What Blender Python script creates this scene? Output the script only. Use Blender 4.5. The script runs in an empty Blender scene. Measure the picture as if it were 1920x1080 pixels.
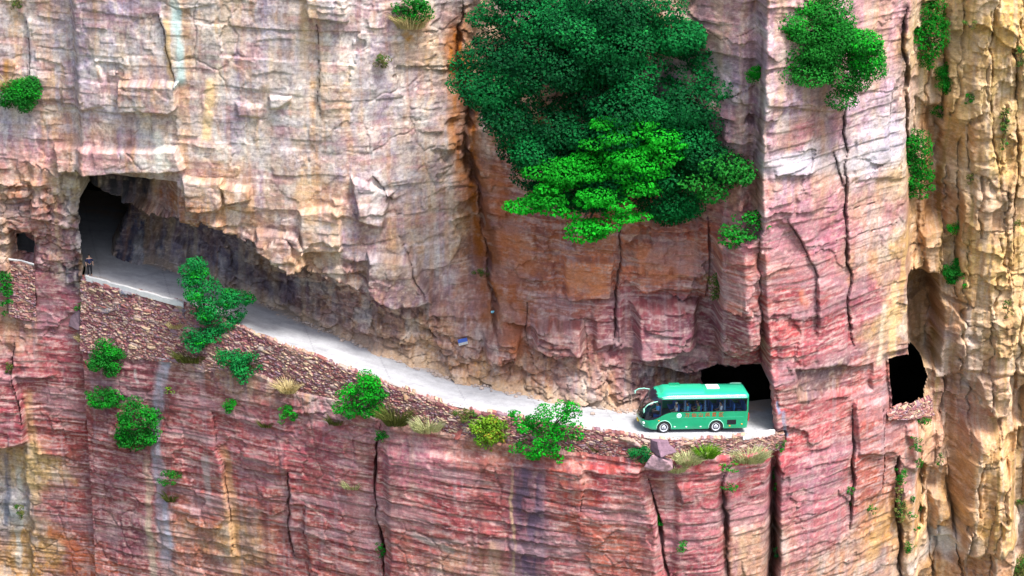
import bpy, bmesh, math, random
import numpy as np
from mathutils import Vector, Matrix

# ------------------------------------------------------------------ camera, sky, sun, exposure
S = bpy.context.scene
PITCH = math.radians(19.0); DIST = 180.0; FPX = 26.3 * DIST      # focal length in pixels of a 1920 px wide frame
CT, ST = math.cos(PITCH), math.sin(PITCH)
CAM = np.array([0.0, -DIST * CT, DIST * ST])
cd = bpy.data.cameras.new('camera'); cam = bpy.data.objects.new('camera', cd)
S.collection.objects.link(cam); S.camera = cam
cam.location = CAM; cam.rotation_euler = (math.pi / 2 - PITCH, 0, 0)
cd.sensor_width = 36; cd.lens = 36 * FPX / 1920; cd.clip_start = 1; cd.clip_end = 5000

W = bpy.data.worlds.new('World'); S.world = W; W.use_nodes = True
nt = W.node_tree
SUN_EL, SUN_AZ = math.radians(62), math.radians(136)              # azimuth clockwise from +Y: the light comes over the camera's right shoulder
sky = nt.nodes.new('ShaderNodeTexSky'); sky.sky_type = 'NISHITA'; sky.sun_disc = False
sky.sun_elevation = SUN_EL; sky.sun_rotation = SUN_AZ; sky.dust_density = 4.0; sky.air_density = 1.0
bg = nt.nodes['Background']; bg.inputs[1].default_value = 0.082
nt.links.new(sky.outputs[0], bg.inputs[0])
sd = bpy.data.lights.new('sun', 'SUN'); sd.energy = 1.5; sd.angle = math.radians(18); sd.color = (1, 0.965, 0.93)
so = bpy.data.objects.new('sun', sd); S.collection.objects.link(so)
sv = Vector((math.sin(SUN_AZ) * math.cos(SUN_EL), math.cos(SUN_AZ) * math.cos(SUN_EL), math.sin(SUN_EL)))
so.rotation_euler = sv.to_track_quat('Z', 'Y').to_euler(); so.location = sv * 150
S.view_settings.view_transform = 'Standard'; S.view_settings.look = 'None'
S.view_settings.exposure = 2.03; S.view_settings.gamma = 1

# ------------------------------------------------------------------ helpers
COL = S.collection
rng = np.random.default_rng(7)
def lin(c):
    c = np.asarray(c, float) / 255.0
    return np.where(c <= 0.04045, c / 12.92, ((c + 0.055) / 1.055) ** 2.4)
def sstep(a, b, x):
    t = np.clip((x - a) / (b - a), 0, 1); return t * t * (3 - 2 * t)
def P(u, v, y):
    """world point where the sight line of photo pixel (u, v) meets depth y"""
    a = (u - 960) / FPX; b = (v - 540) / FPX
    t = (y - CAM[1]) / (CT - b * ST)
    return np.array([a * t, y, CAM[2] + t * (-ST - b * CT)])
def _hash(ix, iy, seed):
    h = (ix.astype(np.int64) * 374761393 + iy.astype(np.int64) * 668265263 + seed * 974711) & 0xFFFFFFFF
    h = ((h ^ (h >> 13)) * 1274126177) & 0xFFFFFFFF
    h = ((h ^ (h >> 16)) * 2246822519) & 0xFFFFFFFF
    return ((h ^ (h >> 15)) & 0xFFFFFF) / float(0xFFFFFF)
def vnoise(x, y, seed=0):
    x, y = np.broadcast_arrays(np.asarray(x, float), np.asarray(y, float))
    ix = np.floor(x); iy = np.floor(y); fx = x - ix; fy = y - iy
    fx = fx * fx * fx * (fx * (fx * 6 - 15) + 10); fy = fy * fy * fy * (fy * (fy * 6 - 15) + 10)
    a = _hash(ix, iy, seed); b = _hash(ix + 1, iy, seed); c = _hash(ix, iy + 1, seed); d = _hash(ix + 1, iy + 1, seed)
    return ((a * (1 - fx) + b * fx) * (1 - fy) + (c * (1 - fx) + d * fx) * fy) * 2 - 1
def fbm(x, y, octv=4, seed=0, gain=0.5):
    s = 0; a = 1; n = 0
    for i in range(octv):
        s = s + a * vnoise(x * 2 ** i + 17.3 * i, y * 2 ** i - 9.1 * i, seed + i * 13); n += a; a *= gain
    return s / n
def voro(x, y, seed=0, jit=0.9, off=False):
    ix = np.floor(x); iy = np.floor(y)
    f1 = np.full(x.shape, 9.0); f2 = np.full(x.shape, 9.0); idv = np.zeros(x.shape)
    if off: ox = np.zeros(x.shape); oy = np.zeros(x.shape)
    for dx in (-1, 0, 1):
        for dy in (-1, 0, 1):
            cx = ix + dx; cy = iy + dy
            px = cx + 0.5 + (_hash(cx, cy, seed) - 0.5) * jit; py = cy + 0.5 + (_hash(cx, cy, seed + 5) - 0.5) * jit
            d = (px - x) ** 2 + (py - y) ** 2
            near = d < f1
            f2 = np.where(near, f1, np.minimum(f2, d)); idv = np.where(near, _hash(cx, cy, seed + 9), idv)
            if off: ox = np.where(near, x - px, ox); oy = np.where(near, y - py, oy)
            f1 = np.where(near, d, f1)
    if off: return np.sqrt(f1), np.sqrt(f2), idv, ox, oy
    return np.sqrt(f1), np.sqrt(f2), idv

def tag(o, label=None, cat=None, group=None, kind=None):
    if label: o['label'] = label
    if cat: o['category'] = cat
    if group: o['group'] = group
    if kind: o['kind'] = kind
    return o
def empty(name, loc, rz=0.0):
    o = bpy.data.objects.new(name, None); COL.objects.link(o); o.location = loc; o.rotation_euler = (0, 0, rz)
    o.empty_display_size = 0.2
    return o
def mesh_obj(name, verts, faces, mat, parent=None, cols=None, smooth=False, loc=None):
    me = bpy.data.meshes.new(name)
    verts = np.asarray(verts, np.float32)
    if isinstance(faces, np.ndarray):
        n, k = faces.shape
        me.vertices.add(len(verts)); me.vertices.foreach_set('co', verts.ravel())
        me.loops.add(n * k); me.loops.foreach_set('vertex_index', faces.astype(np.int32).ravel())
        me.polygons.add(n); me.polygons.foreach_set('loop_start', np.arange(0, n * k, k, dtype=np.int32))
        me.polygons.foreach_set('loop_total', np.full(n, k, np.int32))
        me.update(calc_edges=True)
    else:
        me.from_pydata([tuple(map(float, v)) for v in verts], [], [tuple(f) for f in faces])
    if cols is not None:
        at = me.color_attributes.new('Col', 'FLOAT_COLOR', 'POINT')
        c = np.ones((len(verts), 4), np.float32); c[:, :3] = cols
        at.data.foreach_set('color', c.ravel())
    if smooth: me.polygons.foreach_set('use_smooth', np.ones(len(me.polygons), bool))
    me.materials.append(mat)
    o = bpy.data.objects.new(name, me); COL.objects.link(o)
    if parent is not None: o.parent = parent
    if loc is not None: o.location = loc
    return o

class MB:
    """collects boxes, tubes, discs, lathes and lofts into one mesh"""
    def __init__(s): s.v = []; s.f = []
    def add(s, v, f):
        n = len(s.v); s.v += [tuple(map(float, p)) for p in v]; s.f += [tuple(i + n for i in q) for q in f]; return s
    def box(s, x0, x1, y0, y1, z0, z1, bev=0.0):
        bm = bmesh.new(); bmesh.ops.create_cube(bm, size=1)
        for q in bm.verts: q.co = ((x0 + x1) / 2 + q.co.x * (x1 - x0), (y0 + y1) / 2 + q.co.y * (y1 - y0), (z0 + z1) / 2 + q.co.z * (z1 - z0))
        if bev: bmesh.ops.bevel(bm, geom=bm.edges[:], offset=bev, segments=2, affect='EDGES', profile=0.5)
        bm.verts.index_update(); s.add([q.co[:] for q in bm.verts], [[q.index for q in f.verts] for f in bm.faces]); bm.free(); return s
    def tube(s, pts, rad, n=7, cap=True):
        pts = [Vector(p) for p in pts]
        if not hasattr(rad, '__len__'): rad = [rad] * len(pts)
        v = []; f = []
        for i, p in enumerate(pts):
            d = (pts[min(i + 1, len(pts) - 1)] - pts[max(i - 1, 0)]).normalized()
            a = d.orthogonal().normalized() if i == 0 else (a - d * a.dot(d)).normalized()
            b = d.cross(a)
            for k in range(n):
                t = 2 * math.pi * k / n; v.append(p + (a * math.cos(t) + b * math.sin(t)) * rad[i])
        for i in range(len(pts) - 1):
            for k in range(n): f.append((i * n + k, i * n + (k + 1) % n, (i + 1) * n + (k + 1) % n, (i + 1) * n + k))
        if cap: f.append(tuple(range(n))[::-1]); f.append(tuple(range((len(pts) - 1) * n, len(pts) * n)))
        return s.add(v, f)
    def lathe_y(s, prof, cx, cz, n=28):
        """profile of (radius, y) turned about an axis parallel to y"""
        v = []; f = []; m = len(prof)
        for k in range(n):
            t = 2 * math.pi * k / n
            for r, y in prof: v.append((cx + r * math.cos(t), y, cz + r * math.sin(t)))
        for k in range(n):
            for i in range(m - 1): f.append((k * m + i, k * m + i + 1, ((k + 1) % n) * m + i + 1, ((k + 1) % n) * m + i))
        return s.add(v, f)
    def ell(s, c, r, nu=10, nv=7):
        v = []; f = []
        for j in range(nv + 1):
            t = math.pi * j / nv
            for i in range(nu):
                p = 2 * math.pi * i / nu; v.append((c[0] + r[0] * math.sin(t) * math.cos(p), c[1] + r[1] * math.sin(t) * math.sin(p), c[2] + r[2] * math.cos(t)))
        for j in range(nv):
            for i in range(nu): f.append((j * nu + i, (j + 1) * nu + i, (j + 1) * nu + (i + 1) % nu, j * nu + (i + 1) % nu))
        return s.add(v, f)
    def build(s, name, mat, parent=None, smooth=False, loc=None): return mesh_obj(name, s.v, s.f, mat, parent, None, smooth, loc)

# ------------------------------------------------------------------ materials
def newmat(name):
    m = bpy.data.materials.new(name); m.use_nodes = True
    n = m.node_tree.nodes; return m, n, m.node_tree.links, n['Principled BSDF']
def plain(name, rgb, rough=0.6, metal=0.0, var=0.12, scale=6.0, bump=0.0, coat=0.0, spec=0.5):
    m, n, l, b = newmat(name)
    tc = n.new('ShaderNodeTexCoord'); no = n.new('ShaderNodeTexNoise'); no.inputs['Scale'].default_value = scale; no.inputs['Detail'].default_value = 5
    l.new(tc.outputs['Object'], no.inputs['Vector'])
    mr = n.new('ShaderNodeMapRange'); mr.inputs[1].default_value = 0.25; mr.inputs[2].default_value = 0.75; mr.inputs[3].default_value = 1 - var; mr.inputs[4].default_value = 1 + var
    l.new(no.outputs['Fac'], mr.inputs[0])
    mx = n.new('ShaderNodeVectorMath'); mx.operation = 'SCALE'; mx.inputs[0].default_value = rgb
    l.new(mr.outputs[0], mx.inputs['Scale']); l.new(mx.outputs[0], b.inputs['Base Color'])
    b.inputs['Roughness'].default_value = rough; b.inputs['Metallic'].default_value = metal; b.inputs['Coat Weight'].default_value = coat
    b.inputs['Specular IOR Level'].default_value = spec
    if bump:
        bp = n.new('ShaderNodeBump'); bp.inputs['Strength'].default_value = bump; bp.inputs['Distance'].default_value = 0.03
        l.new(no.outputs['Fac'], bp.inputs['Height']); l.new(bp.outputs[0], b.inputs['Normal'])
    return m
def rockmat(name, fine=7.0, bump=0.5, dist=0.06, var=0.2, strata=True):
    m, n, l, b = newmat(name)
    at = n.new('ShaderNodeAttribute'); at.attribute_name = 'Col'
    tc = n.new('ShaderNodeTexCoord')
    mp = n.new('ShaderNodeMapping'); mp.inputs['Scale'].default_value = (0.5, 0.5, 1.2) if strata else (1, 1, 1)
    l.new(tc.outputs['Object'], mp.inputs[0])
    n1 = n.new('ShaderNodeTexNoise'); n1.inputs['Scale'].default_value = fine * 0.6; n1.inputs['Detail'].default_value = 8; n1.inputs['Roughness'].default_value = 0.65
    l.new(mp.outputs[0], n1.inputs['Vector'])
    n2 = n.new('ShaderNodeTexNoise'); n2.inputs['Scale'].default_value = fine; n2.inputs['Detail'].default_value = 6; n2.inputs['Roughness'].default_value = 0.6
    l.new(tc.outputs['Object'], n2.inputs['Vector'])
    ad = n.new('ShaderNodeMath'); ad.operation = 'ADD'; l.new(n1.outputs['Fac'], ad.inputs[0]); l.new(n2.outputs['Fac'], ad.inputs[1])
    mr = n.new('ShaderNodeMapRange'); mr.inputs[1].default_value = 0.7; mr.inputs[2].default_value = 1.3; mr.inputs[3].default_value = 1 - var; mr.inputs[4].default_value = 1 + var
    l.new(ad.outputs[0], mr.inputs[0])
    mx = n.new('ShaderNodeVectorMath'); mx.operation = 'SCALE'; l.new(at.outputs['Color'], mx.inputs[0]); l.new(mr.outputs[0], mx.inputs['Scale'])
    l.new(mx.outputs[0], b.inputs['Base Color'])
    bp = n.new('ShaderNodeBump'); bp.inputs['Strength'].default_value = bump; bp.inputs['Distance'].default_value = dist
    l.new(ad.outputs[0], bp.inputs['Height']); l.new(bp.outputs[0], b.inputs['Normal'])
    b.inputs['Roughness'].default_value = 0.92; b.inputs['Specular IOR Level'].default_value = 0.075
    return m
def leafmat(name):
    m, n, l, b = newmat(name)
    at = n.new('ShaderNodeAttribute'); at.attribute_name = 'Col'
    b.inputs['Roughness'].default_value = 0.7; b.inputs['Specular IOR Level'].default_value = 0.08
    tr = n.new('ShaderNodeBsdfTranslucent'); mx = n.new('ShaderNodeMixShader'); mx.inputs[0].default_value = 0.14
    no = n.new('ShaderNodeTexNoise'); no.inputs['Scale'].default_value = 3.0
    tc = n.new('ShaderNodeTexCoord'); l.new(tc.outputs['Object'], no.inputs['Vector'])
    mr = n.new('ShaderNodeMapRange'); mr.inputs[1].default_value = .3; mr.inputs[2].default_value = .7; mr.inputs[3].default_value = .8; mr.inputs[4].default_value = 1.2
    l.new(no.outputs['Fac'], mr.inputs[0])
    sc = n.new('ShaderNodeVectorMath'); sc.operation = 'SCALE'; l.new(at.outputs['Color'], sc.inputs[0]); l.new(mr.outputs[0], sc.inputs['Scale'])
    l.new(sc.outputs[0], b.inputs['Base Color']); l.new(sc.outputs[0], tr.inputs['Color'])
    l.new(b.outputs[0], mx.inputs[1]); l.new(tr.outputs[0], mx.inputs[2]); l.new(mx.outputs[0], n['Material Output'].inputs[0])
    return m
def glassmat(name, tint, gloss=0.08):
    m, n, l, b = newmat(name)
    tr = n.new('ShaderNodeBsdfTransparent'); tr.inputs[0].default_value = (*tint, 1)
    gl = n.new('ShaderNodeBsdfGlossy'); gl.inputs['Roughness'].default_value = 0.04; gl.inputs[0].default_value = (.8, .87, 1, 1)
    fr = n.new('ShaderNodeFresnel'); fr.inputs[0].default_value = 1.35
    mx = n.new('ShaderNodeMixShader'); l.new(fr.outputs[0], mx.inputs[0]); l.new(tr.outputs[0], mx.inputs[1]); l.new(gl.outputs[0], mx.inputs[2])
    l.new(mx.outputs[0], n['Material Output'].inputs[0]); return m

M_rock = rockmat('layered_rock', 13.0, .36, .06, .28); M_stone = rockmat('dry_stone', 9.0, 0.4, 0.03, 0.22, False)
M_leaf = leafmat('leaf'); M_bark = plain('bark', (.09, .065, .045), .9, var=.3, bump=.4)

# ------------------------------------------------------------------ the cliff's plan, read off the photograph as (u, v, depth) points
L_pts = [(-150, 500, 20), (0, 505, 18.6), (60, 512, 18.0), (150, 520, 17), (350, 575, 13), (480, 630, 10.5), (640, 690, 7), (850, 765, 2.7), (1000, 790, .7), (1100, 808, -.5),
         (1240, 828, -2), (1350, 826, -1.3), (1470, 812, .9)]
Lw = np.array([P(*p) for p in L_pts])
U_pts = [(-160, 20), (0, 18.6), (60, 18), (150, 17), (156, 15.3), (330, 12.5), (500, 10.9), (640, 9.8), (700, 10), (780, 11), (860, 12.6), (885, 13.2), (920, 11.7), (1000, 9.7), (1100, 8),
         (1200, 7), (1300, 6.3), (1390, 3.0), (1416, 3.3), (1427, 1.3), (1434, .4), (1500, 2), (1600, 5.8), (1685, 9.3), (1697, 9.8), (1706, 13), (1722, 14.0), (1760, 14.3), (1800, 13),
         (1850, 12), (1900, 12.5), (1960, 13.5), (2150, 15)]
Uw = np.array([P(u, 300, y) for u, y in U_pts])
xg = np.linspace(-60, 60, 2401)
def smooth1(a, w):
    k = np.exp(-np.linspace(-2, 2, 2 * w + 1) ** 2); k /= k.sum(); return np.convolve(np.pad(a, w, 'edge'), k, 'valid')
Ug = smooth1(np.interp(xg, Uw[:, 0], Uw[:, 1]), 6)
XB = Uw[18, 0]                                                    # left edge of the buttress at the reference height
Lg = np.interp(xg, Lw[:, 0], Lw[:, 1])
Lg = smooth1(Lg, 14)
Rg = smooth1(np.interp(xg, Lw[:, 0], Lw[:, 2]), 30)
edge = np.array([P(u, v, 1.0) for u, v in [(1430, -60), (1425, 60), (1419, 250), (1418, 400), (1425, 560), (1434, 680), (1443, 780), (1452, 900), (1450, 1080), (1448, 1200)]])
def shiftz(z): return XB - np.interp(z, edge[::-1, 2], edge[::-1, 0])
def warp(x, z): return x + shiftz(z) * sstep(8, 14, x)
def fU(x): return np.interp(x, xg, Ug)
def fL(x): return np.interp(x, xg, Lg)
def fR(x): return np.interp(x, xg, Rg)
zb_pts = np.array([P(u, v, float(np.interp(u, [p[0] for p in L_pts], [p[2] for p in L_pts])) - .6) for u, v in
    [(150, 648), (230, 662), (330, 672), (400, 690), (480, 700), (560, 735), (640, 752), (740, 793), (850, 815), (960, 835), (1100, 852), (1200, 864), (1300, 858), (1400, 852), (1475, 836)]])
def fzb(x): return np.interp(x, zb_pts[:, 0], zb_pts[:, 2])
XA = P(152, 430, 17)[0]; XE = Lw[-1, 0]                           # road is in the open between these two
wid_u = [(150, 7.0), (350, 7.6), (500, 7.2), (700, 6.2), (960, 5.4), (1100, 4.9), (1200, 5.4), (1300, 5.4), (1440, 5.4)]
wid_x = np.array([[np.interp(u, [p[0] for p in L_pts], Lw[:, 0]), w] for u, w in wid_u])
def fI(x): return fL(x) + np.interp(x, wid_x[:, 0], wid_x[:, 1])
lip = [(140, 352), (165, 372), (200, 388), (245, 386), (300, 410), (350, 420), (400, 432), (470, 455), (520, 488), (560, 508), (620, 520), (650, 540), (700, 560), (745, 575), (790, 574), (815, 566), (835, 600), (850, 640)]
lipw = np.array([P(u, v, float(np.interp(u, [p[0] for p in U_pts], [p[1] for p in U_pts]))) for u, v in lip])
def flip(x): return np.interp(x, lipw[:, 0], lipw[:, 2])
lip2w = np.array([P(u, v, yy) for u, v, yy in [(1170, 672, 6), (1250, 682, 5.6), (1290, 694, 5.5), (1330, 690, 5), (1345, 686, 4.6), (1400, 688, 4.0), (1440, 692, 4.0)]])
def flip2(x): return np.interp(x, lip2w[:, 0], lip2w[:, 2])

# grid
GX0, GX1, GZ0, GZ1, DG = -50.0, 50.0, -41.0, 25.0, 0.075
gx = np.arange(GX0, GX1, DG); gz = np.arange(GZ0, GZ1, DG)
X, Z = np.meshgrid(gx, gz)
Xw = warp(X, Z)
def macro():
    jx = 0.35 * fbm(X * .9, Z * .9, 3, 31); jz = 0.28 * fbm(X * .8, Z * 1.1, 3, 47); jq = .55 * (_hash(np.floor(X * .55 + .25 * jz), X * 0, 43) - .5) + .4 * (_hash(np.floor(X * 1.3 + jx), X * 0, 44) - .5)
    R = fR(X); U = fU(Xw); Lf = fL(X)
    D = U.copy()
    road = (X > XA + jx * .6) & (Xw < XB + .2)
    # left overhang: undercut wall rising from the inner road edge to the lip
    zl = flip(X) + jz * .8 + jq * 1.3 * sstep(P(240, 400, 16)[0], P(330, 400, 15)[0], X); I = fI(X)
    s = np.clip((Z - R) / np.maximum(zl - R, .3), 0, 1)
    Ue = np.minimum(U, I - .4)
    under = I - (I - Ue - .5) * s ** 7 + .5 * fbm(X * .5, Z * 1.4, 3, 77) + 2.6 * np.sin(math.pi * np.clip(s * 1.15, 0, 1)) * sstep(P(520, 540, 18)[0], P(330, 480, 20)[0], X)
    openw = sstep(lipw[-1, 0] + .5, lipw[-5, 0], X)               # fades the undercut out where the lip ends
    cave = (Z > R) & (Z < zl) & road & (X < lipw[-1, 0] + .5)
    Dc = U + (under - U) * openw
    # wall that runs down to the road without overhang
    lean = I + (U - I) * sstep(0, 9, Z - R)
    leanw = sstep(lipw[-6, 0], lipw[-1, 0] + .5, X) * (Xw < XB)
    D = np.where((Z > R) & road, U + (lean - U) * leanw, D)
    D = np.where(cave, D + (under - D) * openw, D)
    # second face under the big slab at far left
    xs = P(338, 360, 14.2)[0]; zt = P(250, 319, 15.6)[2]
    fb = road & (X < xs + jx) & (Z < zt + jz * .4) & (Z > zl)
    D = np.where(fb, U + 4.6 * sstep(xs + .6, xs - 2.2, X) * (.45 + .55 * sstep(-1.5, 3.5, Z - zl)) + .4, D)
    # tunnel pocket at far left
    zz = np.clip((Z - R) / np.maximum(zl - R, .3), 0, 1); xp = P(200, 470, 20)[0] * (1 - zz) + P(248, 400, 19)[0] * zz + .3 * jx
    pk = road & (X < xp) & (Z > R - .2) & (Z < zl)
    D = np.where(pk, D + 7 * sstep(xp, xp - 1.2, X), D)
    # alcove over the coach
    zl2 = flip2(X) + jz * .35 + jq * .2
    x0 = P(1185, 690, 5.5)[0]; xp2 = P(1318, 720, 6)[0]
    al = road & (Z > R) & (Z < zl2) & (X > x0)
    D = np.where(al, np.maximum(D, I - .2) + .3 + 2.6 * sstep(x0, x0 + 4, X), D)
    D = np.where(al & (X > xp2 + jx * .8), D + 4.5 * sstep(xp2, xp2 + 3.0, X), D)
    # shelf and outer wall below the road
    low = (Z <= R) & (X > XA - .3) & (X < XE + .2)
    zb = fzb(X) + .25 * jz
    fr = Lf - .75
    k = sstep(XE + .2, XE - 1.5, X)
    D = np.where(low, np.where(Z > zb, Lf + .35, fr * k + np.minimum(U, fr + 3) * (1 - k)), D)
    xr = (Z <= R) & (X >= XE + .2)
    kk = sstep(2.5, 0, X - XE)
    D = np.where(xr, np.minimum(U, 30), D)
    return D
D0 = macro()
def sample(D, x, z):
    i = np.clip(((x - GX0) / DG).astype(int), 0, len(gx) - 1); j = np.clip(((z - GZ0) / DG).astype(int), 0, len(gz) - 1)
    return D[j, i]
def hit(D, u, v):
    a = (u - 960) / FPX; b = (v - 540) / FPX
    t = np.arange(DIST - 22, DIST + 62, .05)
    x = a * t; y = CAM[1] + t * (CT - b * ST); z = CAM[2] + t * (-ST - b * CT)
    k = np.argmax(y >= sample(D, x, z)); return np.array([x[k], y[k], z[k]])
def W2(D, pts): return np.array([hit(D, u, v)[[0, 2]] for u, v in pts])

NX1 = fbm(X * .7, Z * .7, 4, 101); NX2 = fbm(X * .7 + 40, Z * .7, 4, 151)
def box_of(pts, pad):
    i0 = max(int((pts[:, 0].min() - pad - GX0) / DG), 0); i1 = min(int((pts[:, 0].max() + pad - GX0) / DG) + 1, len(gx))
    j0 = max(int((pts[:, 1].min() - pad - GZ0) / DG), 0); j1 = min(int((pts[:, 1].max() + pad - GZ0) / DG) + 1, len(gz))
    return slice(j0, max(j1, j0 + 1)), slice(i0, max(i1, i0 + 1))
def segdist(px, pz, pts, closed):
    d = np.full(px.shape, 1e9); tt = np.zeros(px.shape); n = len(pts)
    for i in range(n if closed else n - 1):
        a = pts[i]; b = pts[(i + 1) % n]; ab = b - a; q = max(ab @ ab, 1e-9)
        t = np.clip(((px - a[0]) * ab[0] + (pz - a[1]) * ab[1]) / q, 0, 1)
        e = np.hypot(px - a[0] - t * ab[0], pz - a[1] - t * ab[1])
        tt = np.where(e < d, (i + t) / (n - 1), tt); d = np.minimum(d, e)
    return d, tt
def inpoly(px, pz, pts):
    ins = np.zeros(px.shape, bool); n = len(pts)
    for i in range(n):
        a = pts[i]; b = pts[(i + 1) % n]
        c = ((a[1] > pz) != (b[1] > pz)) & (px < (b[0] - a[0]) * (pz - a[1]) / (b[1] - a[1] + 1e-12) + a[0])
        ins ^= c
    return ins
def region(pts, warpamp, pad=1.5):
    """signed distance (positive inside) of a region with a ragged outline, on its part of the grid"""
    sl = box_of(pts, pad); px = X[sl] + warpamp * NX1[sl]; pz = Z[sl] + warpamp * .7 * NX2[sl]
    d, _ = segdist(px, pz, pts, True)
    return sl, np.where(inpoly(px, pz, pts), d, -d)
def line(pts, warpamp, pad=2.0):
    sl = box_of(pts, pad); px = X[sl] + warpamp * NX1[sl]; pz = Z[sl] + warpamp * .5 * NX2[sl]
    return (sl,) + segdist(px, pz, pts, False)

D = D0.copy()
# --- slabs, recesses: polygon in photo pixels, depth change, edge softness, outline raggedness
slabs = [
 ([(222, 150), (335, 150), (334, 198), (320, 207), (226, 204)], -1.3, .12, .15), ([(100, 268), (335, 272), (345, 317), (112, 318)], -1.2, .2, .2),
 ([(505, 178), (548, 178), (545, 190), (525, 205), (503, 206)], -.5, .2, .3), ([(440, 190), (492, 198), (490, 222), (446, 218)], -.4, .2, .3),
 ([(576, -10), (655, -10), (652, 38), (578, 28)], -1.2, .12, .15), ([(120, 120), (190, 112), (200, 200), (120, 210)], -.3, .3, .4),
 ([(340, 330), (420, 335), (415, 390), (345, 395)], -1.0, .2, .25), ([(415, 345), (470, 350), (470, 372), (420, 378)], -1.0, .15, .25),
 ([(560, 395), (640, 385), (640, 470), (565, 475)], -.9, .2, .3), ([(660, 330), (735, 360), (715, 425), (670, 410)], -.9, .2, .25),
 ([(620, 370), (700, 380), (690, 420), (625, 400)], -.4, .3, .3),
 ([(480, 430), (560, 440), (580, 500), (500, 480)], -1.1, .2, .3), ([(690, 470), (780, 480), (815, 560), (740, 572), (690, 545)], -1.3, .25, .25),
 ([(640, 480), (690, 500), (690, 555), (640, 540)], .3, .3, .3),
 ([(330, 330), (150, 325), (150, 405), (240, 390)], .0, .3, .1),
 ([(1058, 482), (1152, 482), (1146, 556), (1064, 556)], -.9, .15, .2), ([(1000, 590), (1096, 600), (1092, 660), (1040, 672), (1000, 650)], -1.7, .4, .25),
 ([(1180, 560), (1312, 555), (1305, 655), (1252, 674), (1190, 668)], -2.1, .6, .3), ([(1335, 440), (1431, 430), (1436, 645), (1375, 660), (1338, 645)], -2.8, .5, .25), ([(1345, 655), (1432, 650), (1432, 684), (1345, 682)], -1.2, .3, .2),
 ([(905, 618), (978, 618), (970, 676), (942, 688), (910, 670)], -1.4, .3, .25), ([(1110, 560), (1170, 560), (1165, 650), (1110, 660)], -.7, .4, .3),
 ([(1180, 440), (1320, 430), (1320, 545), (1190, 545)], -.5, .4, .4), ([(1090, 380), (1170, 400), (1160, 475), (1090, 470)], -.3, .4, .4),
 ([(1290, 60), (1350, 70), (1345, 200), (1300, 190)], .3, .4, .4),
 ([(-20, 690), (30, 700), (52, 785), (50, 825), (-20, 845)], -1.1, .3, .2), ([(-20, 846), (48, 830), (60, 1000), (62, 1090), (-20, 1090)], .7, .4, .3),
 ([(60, 300), (150, 325), (158, 420), (60, 410)], -.5, .4, .4), ([(60, 330), (85, 335), (85, 412), (60, 410)], -.5, .3, .3),
 ([(720, 830), (1200, 870), (1230, 960), (1245, 1100), (722, 1100)], -.7, .5, .3), ([(1262, 870), (1352, 870), (1356, 1000), (1365, 1100), (1262, 1100)], -.3, .4, .3),
 ([(1265, 905), (1300, 900), (1300, 940), (1275, 945)], -.4, .3, .3),
 ([(1490, 690), (1640, 682), (1640, 735), (1500, 745)], .7, .35, .35), ([(1440, 300), (1580, 290), (1578, 415), (1500, 460), (1440, 400)], -.25, .4, .4),
 ([(1600, 750), (1668, 745), (1680, 850), (1605, 850)], -.5, .3, .2), ([(1530, 520), (1590, 530), (1590, 690), (1530, 690)], -.3, .3, .3),
 ([(1430, 170), (1585, 190), (1585, 210), (1432, 195)], -.35, .2, .3), ([(1600, 250), (1700, 235), (1700, 330), (1600, 340)], -.3, .3, .3),
 ([(1702, 518), (1760, 512), (1765, 600), (1760, 690), (1700, 700)], 3.6, .6, .4), ([(1722, 420), (1770, 420), (1768, 512), (1726, 510)], -1.3, .4, .4),
 ([(1735, 200), (1770, 200), (1770, 420), (1735, 420)], 1.0, .5, .4),
 ([(1775, 620), (1930, 610), (1930, 690), (1800, 690)], -.5, .4, .4), ([(1830, 700), (1890, 690), (1895, 770), (1850, 780)], -.9, .3, .3),
 ([(1800, 770), (1880, 790), (1905, 870), (1905, 1010), (1835, 1052), (1800, 1040), (1770, 900)], -2.6, 1.3, .4),
 ([(1885, 690), (1930, 690), (1930, 800), (1900, 800)], 1.4, .4, .3), ([(1908, 800), (1940, 800), (1940, 1100), (1895, 1100)], 1.3, .4, .3),
 ([(1700, 790), (1770, 790), (1765, 880), (1700, 880)], -.8, .6, .6), ([(1735, 900), (1775, 910), (1800, 1010), (1740, 1000)], -1.2, .6, .3), ([(1690, 900), (1735, 900), (1745, 1090), (1695, 1090)], -.6, .5, .4),
 ([(1780, 350), (1900, 340), (1900, 500), (1790, 510)], -.4, .4, .4), ([(1810, 100), (1900, 90), (1900, 250), (1820, 260)], -.4, .4, .4),
 ([(840, 540), (905, 540), (905, 600), (850, 600)], -.4, .4, .4),
 ([(15, 428), (64, 440), (66, 600), (15, 590)], 1.3, .35, .15),
]
for poly, dd, soft, ragged in slabs:
    if not dd: continue
    w = W2(D0, poly); sl, sdv = region(w, ragged)
    D[sl] += dd * sstep(-.06, soft, sdv)
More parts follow.
